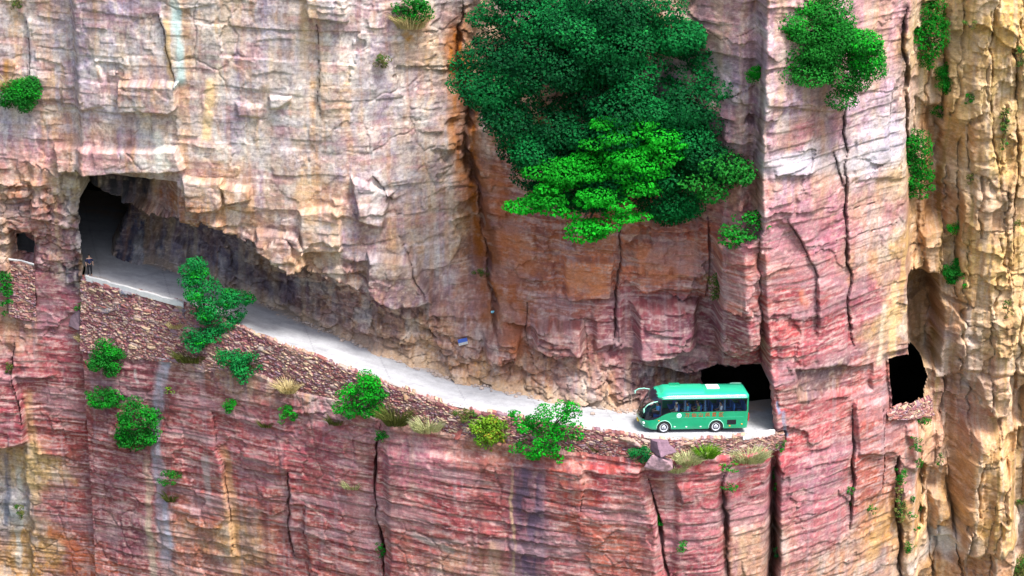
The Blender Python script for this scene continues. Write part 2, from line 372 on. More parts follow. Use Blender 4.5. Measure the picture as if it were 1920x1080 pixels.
# --- random joint blocks and layers
sz = Z + .35 * fbm(X * .07, Z * .09, 3, 201) + .05 * X * np.clip((X - 18) / 30, 0, 1)
def layers(th, wd, seed, wob):
    q = sz / th + wob * fbm(X * .5 / wd, Z * .3, 2, seed + 1); li = np.floor(q)
    qx = X / wd + _hash(li, li * 0, seed + 2) * 7 + .18 * fbm(X * 1.1, Z * 1.1, 2, seed + 3); bi = np.floor(qx)
    return _hash(bi, li, seed + 4) * 2 - 1, q - li, qx - bi
ulp = sstep(-1.5, 1.5, Z - flip(X) - 2.8) * sstep(P(840, 300, 11)[0] + 2, P(840, 300, 11)[0] - 2, X)
b1, f1, g1 = layers(2.3, 5.2, 301, .35); b2, f2, g2 = layers(.95, 2.6, 331, .45); b3, f3, g3 = layers(.33, 1.9, 361, .4)
patch = sstep(-.25, .35, fbm(X * .11, Z * .11, 3, 371)); patch2 = sstep(-.05, .4, fbm(X * .16 + 9, Z * .16, 3, 372))
rc = sstep(28.5, 30.5, Xw); low_ = sstep(.5, -.5, Z - fzb(X)) * (X < XE + 1) + sstep(XB + .6, XB + 1.4, Xw) * .82 * (1 - rc); low_ = np.clip(low_, 0, 1)
D += (.30 * b1 * (.35 + .65 * patch) * (1 - .4 * low_) * (1 - .45 * ulp) + .09 * b2 * patch2 * (.5 + .3 * low_) + .035 * b3 * low_)
strat = np.clip(low_ + .25 * (1 - rc) * (Z > fzb(X)), 0, 1)
for th_, am_, sd_, pw in ((1.15, .085, 671, 1.0), (.47, .045, 673, 1.0), (.21, .022, 675, 1.0)):      # beds that stand proud at their foot and step back below it
    qq = (sz + .05 * fbm(X * .5, Z * .6, 2, sd_)) / th_; li = np.floor(qq + .35 * vnoise(X * .06, qq * 0 + sd_, sd_)); fq = qq + .35 * vnoise(X * .06, qq * 0 + sd_, sd_) - li
    D -= strat * am_ * (.3 + .9 * _hash(li, li * 0, sd_)) * (1 - fq) * sstep(0, .06, fq) * (.5 + .8 * sstep(-.3, .3, fbm(X * .12, li * 1.7, 2, sd_ + 1)))
# blocks that lean out towards their lower edge and break off there
for th, wd, sd0, am, pr in ((2.6, 3.2, 711, .85, .30), (1.2, 2.0, 731, .5, .20), (.6, 1.3, 751, .22, .12)):
    bb, ff, gg = layers(th, wd, sd0, .5); pick = (bb * .5 + .5) < pr
    sl_ = sstep(0, .12, gg) * sstep(1, .88, gg)
    D -= am * pick * (1 - ff) ** 1.5 * sl_ * (1 - .65 * low_) * (.35 + .65 * patch2) * (1 - .72 * ulp) * (1 - .75 * rc)
def facets(cx, cz, tilt, seed, wob):
    a1, a2, aid, ox, oz = voro(X / cx + wob * NX1, Z / cz + wob * NX2, seed, .95, True)
    return ((aid - .5) * .8 + ((aid * 91.7) % 1 - .5) * 2.2 * ox + ((aid * 57.3) % 1 - .5) * 1.6 * oz) * tilt, a2 - a1, aid
fa, fag, _ = facets(4.2, 3.0, .55, 761, .25); fb_, fbg, _ = facets(1.5, 1.15, .24, 781, .25); fc, fcg, _ = facets(.6, .42, .11, 791, .3)
ul = sstep(-1.5, 1.5, Z - flip(X) - 2.8) * sstep(P(800, 300, 11)[0] + 4, P(800, 300, 11)[0] - 2, X)
kf = (1 - .82 * low_) * (1 - .86 * ul) * (1 - .6 * rc)
D += kf * (fa * 1.1 + fb_ * (.25 + .6 * patch) + fc * .45 * patch2)
ra, rag, _ = facets(1.9, 7.5, .9, 861, .2); rb, rbg, _ = facets(.8, 3.0, .35, 871, .25)
k1, kf1, kg1 = layers(5.5, 2.1, 881, .5); k2, kf2, kg2 = layers(2.1, 1.05, 891, .5); k3, _, kg3 = layers(.8, .7, 896, .5)
D += rc * (.9 * k1 + .25 * k2 + .05 * k3 + ra * .55 + rb * .3 - .3 * (1 - kf2) * (k2 < -.5))
D += rc * (.5 * (sstep(.07, 0, kg1) + sstep(.93, 1, kg1)))
vf1, vf2, vid = voro(X / 2.6 + .2 * NX1, Z / 3.4 + .2 * NX2, 401)
frac = sstep(.07, .0, vf2 - vf1) * sstep(.05, .5, fbm(X * .13 + 3, Z * .13, 2, 405))
D += .10 * frac
und = sstep(.4, -.4, Z - flip(X)) * (Z > fR(X)) * (X < lipw[-1, 0])
q1, q2, q3 = voro(X / 1.1 + .3 * NX1, Z / .55 + .3 * NX2, 411)
rough = np.clip(und + sstep(5, 1.5, Z - fR(X)) * (Z > fR(X)) * (X < XB) , 0, 1)
D += rough * (.7 * (q3 - .5) + .2 * sstep(.1, 0, q2 - q1))
D += .30 * fbm(X * .22, Z * .16, 4, 421) + .05 * fbm(X * 1.1, Z * 1.3, 4, 441) + .022 * fbm(X * 3.5, Z * 4.5, 2, 461) * (1 - .5 * low_)
# flutes: shallow vertical ribs on the right cliff
D += rc * (.15 * np.abs(fbm(X * .55 + .04 * Z, Z * .05, 3, 481)) ** .7 + .05 * fbm(X * 1.2, Z * .12, 3, 483)) - rc * .4
# talus at the foot of the wall
D -= (Z > fR(X)) * (X > XA + 1) * (Xw < XB) * np.clip(.9 + .8 * fbm(X * .5, X * 0, 3, 491), 0, 2) * np.exp(-np.clip(Z - fR(X), 0, 9) / .5) * .8
# --- cracks: polyline, half width, depth, raggedness
cracks = [
 ([(716, 790), (706, 850), (704, 920), (712, 1000), (720, 1100)], .30, 1.6, .25), ([(1213, 890), (1232, 960), (1242, 1030), (1256, 1100)], .28, 1.3, .2),
 ([(1358, 880), (1362, 960), (1368, 1100)], .4, .9, .3), ([(1452, 850), (1450, 940), (1446, 1100)], .42, .9, .3),
 ([(1428, -10), (1424, 100), (1420, 250), (1418, 400), (1424, 560), (1433, 660)], .16, .6, .2),
 ([(1592, 185), (1580, 250), (1588, 330), (1582, 420), (1594, 500), (1587, 580), (1602, 660)], .17, .8, .3), ([(1470, 400), (1510, 470), (1530, 520), (1532, 640)], .1, .5, .2),
 ([(1510, 462), (1545, 458), (1600, 440), (1690, 415)], .07, .35, .2), ([(1700, -10), (1696, 100), (1702, 200), (1706, 330)], .4, 1.3, .25), ([(1675, 150), (1665, 260), (1670, 300)], .1, .5, .2),
 ([(1598, 755), (1600, 880), (1594, 1000)], .3, 1.0, .15), ([(1655, 745), (1658, 880), (1652, 930)], .12, .6, .15), ([(1684, 850), (1684, 950), (1692, 1100)], .4, 1.5, .3),
 ([(1735, 960), (1742, 1040), (1750, 1100)], .2, .9, .2), ([(1772, 900), (1790, 1000), (1812, 1100)], .3, 1.2, .2), ([(1800, 250), (1795, 400), (1790, 560)], .22, .9, .2), ([(1770, 0), (1775, 120), (1768, 240)], .3, 1.0, .2),
 ([(1855, 0), (1862, 100), (1860, 230), (1870, 330)], .2, .7, .2), ([(1905, 20), (1908, 250), (1900, 420), (1896, 560)], .3, 1.0, .25), ([(1790, 600), (1850, 610), (1925, 590)], .08, .4, .2),
 ([(50, 30), (54, 100), (60, 160)], .09, .5, .15), ([(296, 20), (312, 90), (330, 160)], .12, .5, .15), ([(592, 30), (598, 110), (600, 220)], .09, .45, .2), ([(280, 215), (284, 260)], .06, .3, .1),
 ([(862, -10), (868, 150), (882, 300), (905, 420), (922, 540), (930, 640)], .9, .9, .5), ([(700, 330), (720, 350), (735, 380)], .1, .5, .2), ([(745, 440), (775, 500), (800, 560)], .12, .6, .2),
 ([(1160, 400), (1165, 480), (1155, 560), (1150, 640)], .2, .9, .25), ([(1325, 400), (1330, 500), (1322, 560)], .16, .7, .2), ([(1095, 590), (1100, 640), (1085, 700)], .12, .5, .2), ([(990, 560), (985, 620), (1000, 690)], .12, .5, .2),
 ([(415, 860), (432, 960), (436, 1040)], .12, .5, .2), ([(540, 880), (538, 960), (550, 1050)], .2, .7, .25), ([(395, 770), (408, 840), (420, 900)], .1, .4, .2), ([(235, 770), (225, 800), (245, 850)], .15, .6, .2),
 ([(28, 640), (25, 700), (45, 790)], .3, 1.0, .2), ([(1560, 280), (1575, 330), (1583, 350)], .1, .6, .15), ([(1290, 150), (1340, 190), (1420, 160)], .08, .5, .15), ([(1430, 60), (1350, 75), (1300, 40)], .06, .3, .2),
 ([(570, 940), (572, 1000), (580, 1090)], .07, .4, .2), ([(1095, 870), (1090, 960)], .08, .35, .2), ([(660, 760), (655, 790)], .1, .4, .2), ([(1640, 380), (1600, 390)], .05, .3, .1), ([(1860, 920), (1840, 1040)], .08, .4, .2),
 ([(770, 895), (900, 910), (1190, 958)], .05, .25, .1), ([(720, 960), (890, 985)], .05, .25, .1), ([(1830, 860), (1890, 845)], .06, .35, .1), ([(1810, 935), (1895, 925)], .06, .35, .1),
]
CRK = np.zeros_like(D)
for pts, hw, dp, rg in cracks:
    w = W2(D0, pts); sl, d, t = line(w, rg * 1.3)
    wv = np.clip(.55 + .75 * fbm(X[sl] * .9, Z[sl] * .55, 3, 901 + len(pts)), .12, 1.3) * np.minimum(1, np.minimum(t, 1 - t) * 5 + .15)
    hv = hw * .8 * wv; k = sstep(hv, hv * .3, d) * sstep(0, .05, t) * sstep(1, .95, t)
    zs_ = w[:, 1]
    if abs(zs_[0] - zs_[-1]) > 1.5 * abs(w[0, 0] - w[-1, 0]):
        o_ = np.argsort(zs_); side = X[sl] + rg * 1.3 * NX1[sl] - np.interp(Z[sl] + rg * .65 * NX2[sl], zs_[o_], w[o_, 0])
        D[sl] += (.22 + .25 * hw) * (1 if int(pts[0][0]) % 2 else -1) * np.tanh(side / .12) * np.exp(-(d / 1.1) ** 2) * sstep(0, .1, t) * sstep(1, .9, t)
    D[sl] += dp * k * (.5 + .5 * np.clip(wv, 0, 1)); CRK[sl] = np.maximum(CRK[sl], k)
# --- black openings of the road tunnel: deep pockets
for poly, dp in (([(1663, 672), (1700, 664), (1731, 674), (1739, 700), (1729, 746), (1700, 759), (1673, 768), (1668, 720)], 16.0), ([(22, 446), (40, 447), (60, 462), (61, 490), (22, 484)], 14.0)):
    w = W2(D0, poly); sl, sdv = region(w, .12, 2.5)
    D[sl] = D[sl] + 1.3 * sstep(0, .3, sdv)
    D[sl] += .5 * sstep(-.6, 0, sdv) * (sdv < 0)

# ------------------------------------------------------------------ rock colours (stone hues by region, bands, stains, shade painted into recesses)
cpts = """50 60 192 170 170;150 50 172 152 172;240 100 196 182 170;420 100 210 196 176;520 60 190 170 166;600 120 205 190 170;700 60 205 182 164;770 200 194 178 174;820 80 190 160 132
60 200 185 165 165;150 170 180 165 175;280 170 185 170 175;60 280 208 150 152;200 290 210 152 158;290 250 222 212 200;400 260 218 200 184;500 300 200 182 174;600 250 208 194 184;500 180 205 195 180
700 300 194 166 156;800 300 192 164 146;300 360 180 120 80;400 350 196 146 108;470 400 195 155 122;600 440 206 156 112;680 480 155 125 122;780 480 180 146 126;720 550 145 110 114;540 440 170 140 130
100 400 184 134 124;60 380 190 132 108;30 400 152 100 90;110 480 178 128 130;100 560 172 96 108;120 620 168 76 82;140 350 200 180 150
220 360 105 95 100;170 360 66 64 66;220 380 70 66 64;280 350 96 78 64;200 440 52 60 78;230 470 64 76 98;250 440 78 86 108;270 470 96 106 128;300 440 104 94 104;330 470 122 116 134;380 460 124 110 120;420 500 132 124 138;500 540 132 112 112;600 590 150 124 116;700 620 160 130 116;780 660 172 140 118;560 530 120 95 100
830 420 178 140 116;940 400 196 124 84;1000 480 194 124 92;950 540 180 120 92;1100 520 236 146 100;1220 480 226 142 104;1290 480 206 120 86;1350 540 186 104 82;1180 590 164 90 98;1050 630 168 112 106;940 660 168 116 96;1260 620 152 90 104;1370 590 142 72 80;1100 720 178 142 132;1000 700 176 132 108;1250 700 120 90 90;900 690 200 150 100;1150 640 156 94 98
1040 380 190 110 80;1000 330 190 115 75;1280 40 215 180 150;1350 40 208 160 162;1320 150 194 170 190;1390 200 166 130 142;1390 330 174 122 112;1480 220 186 166 186;1620 180 210 184 202;1650 60 224 176 184;1500 250 196 124 138;1500 300 222 222 234;1600 300 216 214 226;1660 275 208 204 222;1500 335 210 170 180;1550 370 206 146 164;1460 420 212 136 148;1550 450 200 128 148;1650 420 198 150 152;1480 500 190 120 110;1500 560 180 86 88;1620 560 186 96 114;1560 640 192 90 98;1680 600 232 196 144;1660 520 215 175 150;1690 450 220 184 138;1480 640 196 84 86;1540 715 132 102 98;1620 740 196 112 108;1500 800 208 90 92;1545 780 202 108 114;1640 800 194 106 86;1540 880 184 118 136;1560 960 196 118 126;1640 900 190 112 86;1660 980 220 172 118;1600 1060 204 160 138;1690 330 215 190 160;1460 120 195 165 180;1550 240 185 140 150
1740 60 204 172 116;1800 60 210 188 126;1880 60 232 194 114;1780 250 194 140 84;1850 200 206 184 138;1900 300 222 188 124;1830 350 194 178 150;1740 380 130 76 38;1860 500 218 190 126;1735 560 80 48 40;1735 640 88 56 50;1765 610 176 100 48;1850 620 212 190 152;1800 620 206 186 168;1780 720 150 96 92;1800 760 165 100 100;1880 740 232 196 172;1860 860 232 184 128;1860 980 232 186 108;1790 900 146 98 62;1720 850 216 162 150;1730 950 230 178 116;1765 1005 236 240 248;1740 1060 232 178 122;1912 1000 196 192 200;1830 1070 200 128 74;1770 920 225 180 130;1900 620 215 185 140
30 620 170 126 120;60 700 168 82 90;20 780 170 78 86;15 950 190 195 195;60 880 216 188 140;60 1040 192 152 100;150 700 150 70 78;130 800 170 72 68;130 950 164 82 72;170 1060 200 106 62;200 900 152 82 84;230 1000 140 88 96;350 800 168 92 90;400 950 182 112 96;440 1000 210 170 122;370 1060 188 130 110;480 880 174 82 84;560 950 168 70 74;620 850 196 112 120;650 1000 170 88 86;560 1060 176 94 84;760 870 218 142 156;760 1000 176 96 90;850 950 182 86 84;860 1060 188 132 120;1080 920 188 92 78;1150 900 184 70 68;1150 1030 196 112 88;1050 1030 184 104 100;1240 920 170 110 100;1300 900 204 80 86;1280 1000 196 120 128;1410 880 204 78 88;1400 950 206 130 140;1400 1040 192 156 146;1330 1050 190 98 108;700 880 165 90 90;640 920 178 100 100;320 900 170 90 90;220 720 140 75 85"""
cp = np.array([[float(q) for q in s.split()] for s in cpts.replace('\n', ';').split(';') if s.strip()])  # points in the cave, right recess and block's left side carry shade
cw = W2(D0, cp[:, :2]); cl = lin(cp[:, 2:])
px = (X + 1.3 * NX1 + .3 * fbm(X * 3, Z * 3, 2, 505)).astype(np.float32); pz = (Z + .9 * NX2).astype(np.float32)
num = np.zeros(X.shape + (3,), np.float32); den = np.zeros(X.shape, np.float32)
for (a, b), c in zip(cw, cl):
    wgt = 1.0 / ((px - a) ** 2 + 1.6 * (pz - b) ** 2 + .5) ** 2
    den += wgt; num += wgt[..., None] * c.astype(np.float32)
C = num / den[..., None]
def mixc(mask, rgb, srgb=True):
    global C
    c = lin(rgb) if srgb else np.array(rgb)
    C += np.clip(mask, 0, 1)[..., None].astype(np.float32) * (c.astype(np.float32) - C)
# bands: layer tints, thin pale and dark laminae, strongest in the red lower wall
sat = C[..., 0] / (C[..., 1] + .02); red = sstep(1.5, 2.8, sat)
szc = sz + .10 * fbm(X * .9, Z * 1.2, 3, 507)
s1 = fbm(X * .16, szc * 2.2, 3, 511); s2 = fbm(X * .55, szc * 6.0, 3, 521); s3 = fbm(X * .4 + 50, szc * 3.8, 3, 531); s4 = fbm(X * 1.9, szc * 12.0, 2, 541)
C *= (1 + (.20 + .24 * red) * s1 + (.08 + .12 * red) * s2 + .16 * s4)[..., None]
mixc(sstep(.15, .45, s2) * (.14 + .56 * red), (238, 206, 200)); mixc(sstep(.25, .55, s4) * (.12 + .3 * red), (240, 214, 204))
mixc(sstep(.2, .55, -s3) * (.12 + .30 * red), (112, 70, 84)); mixc(sstep(.3, .6, s3) * .10, (200, 116, 92))
lo = fbm(X * .45, Z * .28, 4, 551); l2 = fbm(X * .9 + 7, Z * .6, 4, 553); l3 = fbm(X * 1.9 + 3, Z * 1.1, 4, 555)
nr_ = 1 - .75 * red; mixc(ulp * .30, (206, 200, 198))
u1 = fbm(X * 1.0 + .3 * NX1, Z * .10, 4, 581); u2 = fbm(X * 1.7 + .3 * NX2, Z * .16 + 5, 4, 583); u3 = fbm(X * .55 + 2, Z * .22, 4, 585); u4 = fbm(X * .3, sz * 1.4, 4, 587)
mixc(ulp * sstep(.1, .4, u1) * .55, (158, 142, 170)); mixc(ulp * sstep(.12, .4, -u1) * .5, (226, 178, 124)); mixc(ulp * sstep(.15, .4, u2) * .5, (240, 234, 226)); mixc(ulp * sstep(.18, .42, -u2) * .45, (150, 116, 116))
mixc(ulp * sstep(.08, .35, u3) * .35, (176, 168, 190)); mixc(ulp * sstep(.12, .4, u4) * .45, (198, 146, 150)); mixc(ulp * sstep(.15, .4, -u4) * .4, (220, 216, 220))
mixc(sstep(.12, .45, lo) * .34 * nr_, (218, 184, 138)); mixc(sstep(.12, .45, -lo) * .36 * nr_, (152, 142, 158))
mixc(sstep(.15, .45, l2) * .40 * nr_, (232, 226, 218)); mixc(sstep(.15, .45, -l2) * .26 * nr_, (172, 128, 116)); mixc(sstep(.15, .4, l3) * .26 * nr_, (210, 178, 140)); mixc(sstep(.15, .4, -l3) * .26, (146, 130, 140))
s5 = fbm(X * .10, sz * 1.5 + .15 * fbm(X * .6, Z * .8, 2, 543), 3, 545); s6 = fbm(X * .14 + 30, sz * 2.7, 3, 547); br = sstep(-.35, .1, fbm(X * .5, Z * .7, 3, 549))
mixc(sstep(.030, .0, np.abs(s5)) * br * (.36 + .26 * red), (238, 214, 206)); mixc(sstep(.026, .0, np.abs(s6)) * br * (.30 + .25 * red), (118, 76, 84)); mixc(sstep(.02, 0, np.abs(s5 - .22)) * br * (.34 + .25 * red), (240, 222, 214)); mixc(sstep(.02, 0, np.abs(s6 + .2)) * br * (.26 + .22 * red), (226, 206, 206))
g1_ = fbm(X * 4.5, Z * 3.6, 3, 557); g2_ = fbm(X * 7.5 + 3, Z * 6.5, 2, 559)
C *= (1 + .24 * g1_ + .20 * g2_)[..., None]
mixc(sstep(.25, .5, g1_) * .28, (236, 222, 208)); mixc(sstep(.3, .5, -g2_) * .22, (110, 82, 84))
# vertical water stains
vs = fbm(X * 1.3 + .25 * NX1, Z * .06, 4, 561); vs2 = fbm(X * 2.6 + .2 * NX2, Z * .09 + 7, 3, 571); vm = sstep(-.3, .4, fbm(X * .1, Z * .12, 2, 575))
mixc(sstep(.15, .45, vs) * .42 * vm * (1 - .7 * red), (228, 202, 164)); mixc(sstep(.18, .45, -vs) * .36 * vm, (116, 92, 90)); mixc(sstep(.3, .55, vs2) * .2 * nr_, (206, 148, 96)); mixc(sstep(.3, .55, -vs2) * .22, (200, 194, 198))
mixc(rc * sstep(.05, .4, vs) * .25, (226, 198, 140)); mixc(rc * sstep(.1, .4, -vs) * .35, (160, 106, 60)); mixc(rc * sstep(.35, .55, vs2) * .5, (96, 104, 40)); mixc(rc * sstep(.3, .5, -vs2) * .35, (196, 190, 178))
stains_and_shade = [  # colour lines on the rock; some paint shade into recesses
 ([(328, -10), (334, 80), (340, 165)], .55, (196, 214, 210), .85), ([(312, 30), (322, 160)], .35, (228, 196, 150), .7), ([(398, 140), (392, 210), (388, 265)], .5, (238, 206, 160), .75), ([(285, 245), (305, 280), (312, 312)], .7, (244, 240, 228), .85), ([(405, 230), (412, 300)], .25, (240, 238, 230), .6),
 ([(862, -10), (866, 150), (880, 300), (902, 420), (915, 520), (922, 640)], 1.5, (158, 96, 46), .85), ([(890, 300), (915, 400), (930, 520)], .8, (122, 80, 50), .7), ([(925, 300), (950, 420), (965, 560), (975, 680)], 1.2, (188, 112, 66), .6), ([(845, 60), (850, 300)], .5, (188, 128, 70), .5), ([(930, 300), (950, 420)], .6, (190, 110, 60), .5),
 ([(985, 858), (990, 950), (998, 1100)], 1.9, (98, 96, 116), .92), ([(957, 858), (960, 960), (966, 1100)], .16, (216, 190, 156), .8), ([(905, 850), (903, 960), (900, 1100)], .35, (124, 84, 76), .6), ([(925, 1000), (930, 1100)], .8, (206, 180, 150), .6),
 ([(318, 620), (312, 660), (298, 720), (292, 800), (298, 900), (312, 1000), (316, 1100)], .7, (186, 194, 208), .85), ([(1742, 980), (1765, 1000), (1790, 1030)], 1.3, (244, 247, 252), .95), ([(275, 850), (282, 960), (290, 1100)], .45, (214, 204, 178), .7),
 ([(420, 830), (432, 950), (448, 1100)], .6, (222, 180, 128), .6), ([(388, 850), (390, 945)], .4, (206, 204, 200), .7), ([(55, 720), (62, 860), (66, 960)], .55, (226, 196, 142), .6), ([(8, 850), (12, 1000)], .35, (90, 100, 124), .6), ([(35, 870), (30, 1080)], .4, (214, 214, 206), .7),
 ([(1680, 520), (1672, 680)], .4, (238, 208, 160), .75), ([(1660, 560), (1650, 690)], .3, (240, 224, 200), .7), ([(1700, 420), (1690, 560)], .35, (224, 186, 130), .6), ([(1770, 600), (1760, 700)], .5, (212, 206, 208), .7), ([(1810, 560), (1815, 740)], .4, (220, 214, 214), .6),
 ([(1800, 350), (1796, 600)], .5, (150, 110, 80), .6), ([(1742, 200), (1745, 420)], .7, (132, 76, 38), .8), ([(1362, 900), (1368, 1100)], .4, (110, 72, 50), .7), ([(1450, 860), (1448, 1100)], .45, (84, 50, 38), .7),
 ([(1100, 500), (1110, 550)], .8, (240, 156, 104), .6), ([(1210, 520), (1290, 500)], .6, (232, 150, 100), .5), ([(1500, 540), (1510, 580)], .4, (226, 130, 84), .7), ([(1585, 520), (1590, 540)], .25, (226, 160, 96), .8), ([(1545, 200), (1560, 280)], .6, (140, 120, 130), .4),
 ([(165, 300), (240, 300)], .5, (214, 160, 150), .5), ([(20, 110), (15, 180)], .7, (200, 150, 70), .6), ([(250, 690), (262, 720)], .15, (224, 220, 216), .8), ([(285, 640), (288, 670)], .2, (230, 230, 230), .8),
 ([(170, 372), (180, 362), (176, 385)], .16, (226, 216, 200), .9), ([(320, 838), (450, 868), (560, 930), (645, 1000)], .06, (230, 214, 196), .7), ([(830, 880), (845, 940)], .3, (136, 84, 76), .5), ([(770, 990), (860, 1030)], .45, (206, 196, 186), .7),
 ([(1630, 1060), (1660, 960)], .8, (224, 184, 132), .5), ([(1722, 560), (1728, 640), (1720, 700)], 1.1, (84, 54, 44), .85), ([(1740, 530), (1750, 600)], .8, (110, 66, 42), .7),  # last two paint shade into the tall right-hand recess
 ([(160, 345), (220, 340), (290, 338)], 2.0, (52, 50, 54), .9), ([(165, 398), (240, 380)], 1.3, (84, 80, 80), .7), ([(420, 490), (560, 560)], 1.2, (92, 84, 96), .6),  # shade under the cave slab and lip, painted into the rock colour
 ([(1468, 768), (1472, 790), (1477, 826)], .22, (150, 178, 204), .9), ([(1458, 752), (1461, 778)], .22, (150, 178, 210), .85),
 ([(1440, 305), (1510, 308), (1590, 300), (1690, 278)], 1.1, (226, 224, 234), .42), ([(1060, 520), (1145, 520)], 1.5, (238, 158, 108), .6), ([(1185, 490), (1310, 480)], 1.6, (232, 150, 104), .55), ([(950, 420), (1000, 520)], 1.4, (216, 140, 96), .5),
 ([(755, 985), (790, 1000), (880, 1010)], .3, (190, 180, 176), .6), ([(80, 990), (180, 1060)], .6, (206, 116, 60), .5), ([(760, 70), (770, 60)], .7, (196, 142, 60), .6),
]
for pts, hw, c, al in stains_and_shade:
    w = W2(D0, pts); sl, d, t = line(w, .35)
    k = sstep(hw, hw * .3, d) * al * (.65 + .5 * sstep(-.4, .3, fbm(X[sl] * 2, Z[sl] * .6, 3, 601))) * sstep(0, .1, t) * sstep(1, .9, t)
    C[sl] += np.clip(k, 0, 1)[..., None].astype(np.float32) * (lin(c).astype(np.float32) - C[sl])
mixc(CRK * .55, (92, 62, 50)); mixc(frac * .3, (110, 80, 76)); mixc(sstep(.3, .6, fbm(X * 1.8, Z * 2.2, 3, 611)) * .18, (244, 232, 216)); mixc(sstep(.35, .6, -fbm(X * 1.6, Z * 2.4, 3, 621)) * .25, (96, 78, 84))
tal = sstep(1.2, .2, Z - fR(X)) * (Z > fR(X) - .2) * (X > XA + 4) * (Xw < XB - 3); mixc(tal * .55, (212, 188, 160))
ALB = .66
C *= (1 + .12 * ulp)[..., None]; mixc(rc * .35, (216, 180, 136)); C *= (1 + .06 * rc)[..., None]; mixc(.24 * red * (1 - rc), (158, 100, 110)); lw_ = (np.clip(low_, 0, 1) * (1 - rc))[..., None]; C *= 1 - lw_ * np.array([.10, .13, .13], np.float32); mixc(sstep(.1, .4, fbm(X * .25, sz * .8, 3, 641)) * .35 * red, (176, 150, 158)); lum_ = (C @ np.array([.25, .6, .15], np.float32))[..., None]; C = lum_ + (C - lum_) * (1.12 - .02 * red)[..., None]
C = np.clip(C * ALB, .012, .75)

nz, nx = X.shape
hole = np.zeros(X.shape, bool)                                      # where the tunnel leaves the open: no rock face, the hollow tunnel lies behind
Rg2 = fR(X)
hole |= (X > XA - .4) & (X < P(262, 400, 20)[0]) & (Z > Rg2 - .03) & (Z < flip(X) + .6) & (D > fI(X) + 4.6)
hole |= (Xw < XB + .3) & ((X > P(1315, 740, 7)[0] + .25 * NX1) | (Xw > XB - .45)) & (Z > Rg2 - .03) & (Z < flip2(X) + .12) & (D > np.where(Xw > XB - 1.6, fL(X) + 2.6, fI(X) + 1.1))
for poly in ([(1663, 672), (1700, 664), (1731, 674), (1739, 700), (1729, 746), (1700, 759), (1673, 768), (1668, 720)], [(22, 446), (40, 447), (60, 462), (61, 490), (22, 484)]):
    sl, sdv = region(W2(D0, poly), .12, 2.5); hole[sl] |= sdv > .12
ii = (np.arange(nz - 1)[:, None] * nx + np.arange(nx - 1)[None, :]).ravel()
quads = np.stack([ii, ii + 1, ii + nx + 1, ii + nx], 1)
quads = quads[~hole.ravel()[quads].any(1)]
V3 = np.stack([X, D, Z], -1).reshape(-1, 3); C3 = C.reshape(-1, 3)
# top, flanks, foot and back of the mountain close the shell
def rim(idx, qs):
    n0 = len(V3); back = V3[idx].copy(); back[:, 1] = 75; k = len(idx)
    a = idx[:-1]; b = idx[1:]; c = n0 + np.arange(1, k); d = n0 + np.arange(k - 1)
    return np.concatenate([V3, back]), np.concatenate([C3, C3[idx]]), np.concatenate([qs, np.stack([a, d, c, b], 1)])
for idx in (np.arange(nx), (nz - 1) * nx + np.arange(nx), np.arange(nz) * nx, np.arange(nz) * nx + nx - 1): V3, C3, quads = rim(idx, quads)
n0 = len(V3); V3 = np.concatenate([V3, [[GX0 - 1, 74.9, GZ0 - 1], [GX1 + 1, 74.9, GZ0 - 1], [GX1 + 1, 74.9, GZ1 + 1], [GX0 - 1, 74.9, GZ1 + 1]]]); C3 = np.concatenate([C3, np.full((4, 3), .2)]); quads = np.concatenate([quads, [[n0, n0 + 1, n0 + 2, n0 + 3]]])
cliff = mesh_obj('cliff', V3, quads, M_rock, None, C3, True)
tag(cliff, kind='structure')

# ------------------------------------------------------------------ the road
rx = np.arange(XA - 7.0, XE + 3.0, .10); nw = 80
ww = np.linspace(0, 1, nw)
RX, WW = np.meshgrid(rx, ww, indexing='ij')
yo = fL(RX) + .02 + 2.5 * sstep(XA + .1, XA - .3, RX) + 3 * sstep(XE - .5, XE, RX); yi = fI(RX) + 1.6 - 1.2 * sstep(13, 15, RX) + 14 * sstep(XA + 5, XA, RX) + .9 * sstep(13, 17, RX)
RY = yo + (yi - yo) * WW
RZ = fR(RX) + .1 + .03 * fbm(RX * .4, RY * .4, 3, 701)
rc_n = fbm(RX * .25 - RY * .1, RY * 1.1 + RX * .3, 4, 711); rc_f = fbm(RX * 2.2, RY * 2.6, 4, 713)
RC = np.array([.36, .365, .382])[None, None, :] * (1 + .16 * rc_n + .14 * rc_f)[..., None]
tr = np.exp(-((WW - .30) / .07) ** 2) + np.exp(-((WW - .55) / .07) ** 2); RC *= (1 + .10 * tr * (.6 + fbm(RX * .3, RY * .3, 2, 717)))[..., None]
sand = sstep(.62, .80, WW + .10 * rc_n + .06 * rc_f) * .75 + sstep(.08, .0, WW + .05 * rc_f) * .4; sand = np.clip(sand, 0, 1)[..., None]
RC = RC * (1 - sand) + sand * np.array([.40, .30, .22]); jn = np.abs(((RX * .97 + RY * .22) / 5.0) % 1 - .5); RC *= (1 - .22 * sstep(.012, .004, jn))[..., None]
stn = sstep(.3, .55, fbm(RX * .5 + 9, RY * .7, 4, 719)); RC *= (1 - .16 * stn)[..., None]
n_ = len(rx); jj = (np.arange(n_ - 1)[:, None] * nw + np.arange(nw - 1)[None, :]).ravel()
road = mesh_obj('road', np.stack([RX, RY, RZ], -1).reshape(-1, 3), np.stack([jj, jj + nw, jj + nw + 1, jj + 1], 1), rockmat('pale_concrete_road', 8.0, .15, .02, .12, False), None, RC.reshape(-1, 3), True)
tag(road, kind='structure')
def road_z(x): return float(fR(x) + .1)
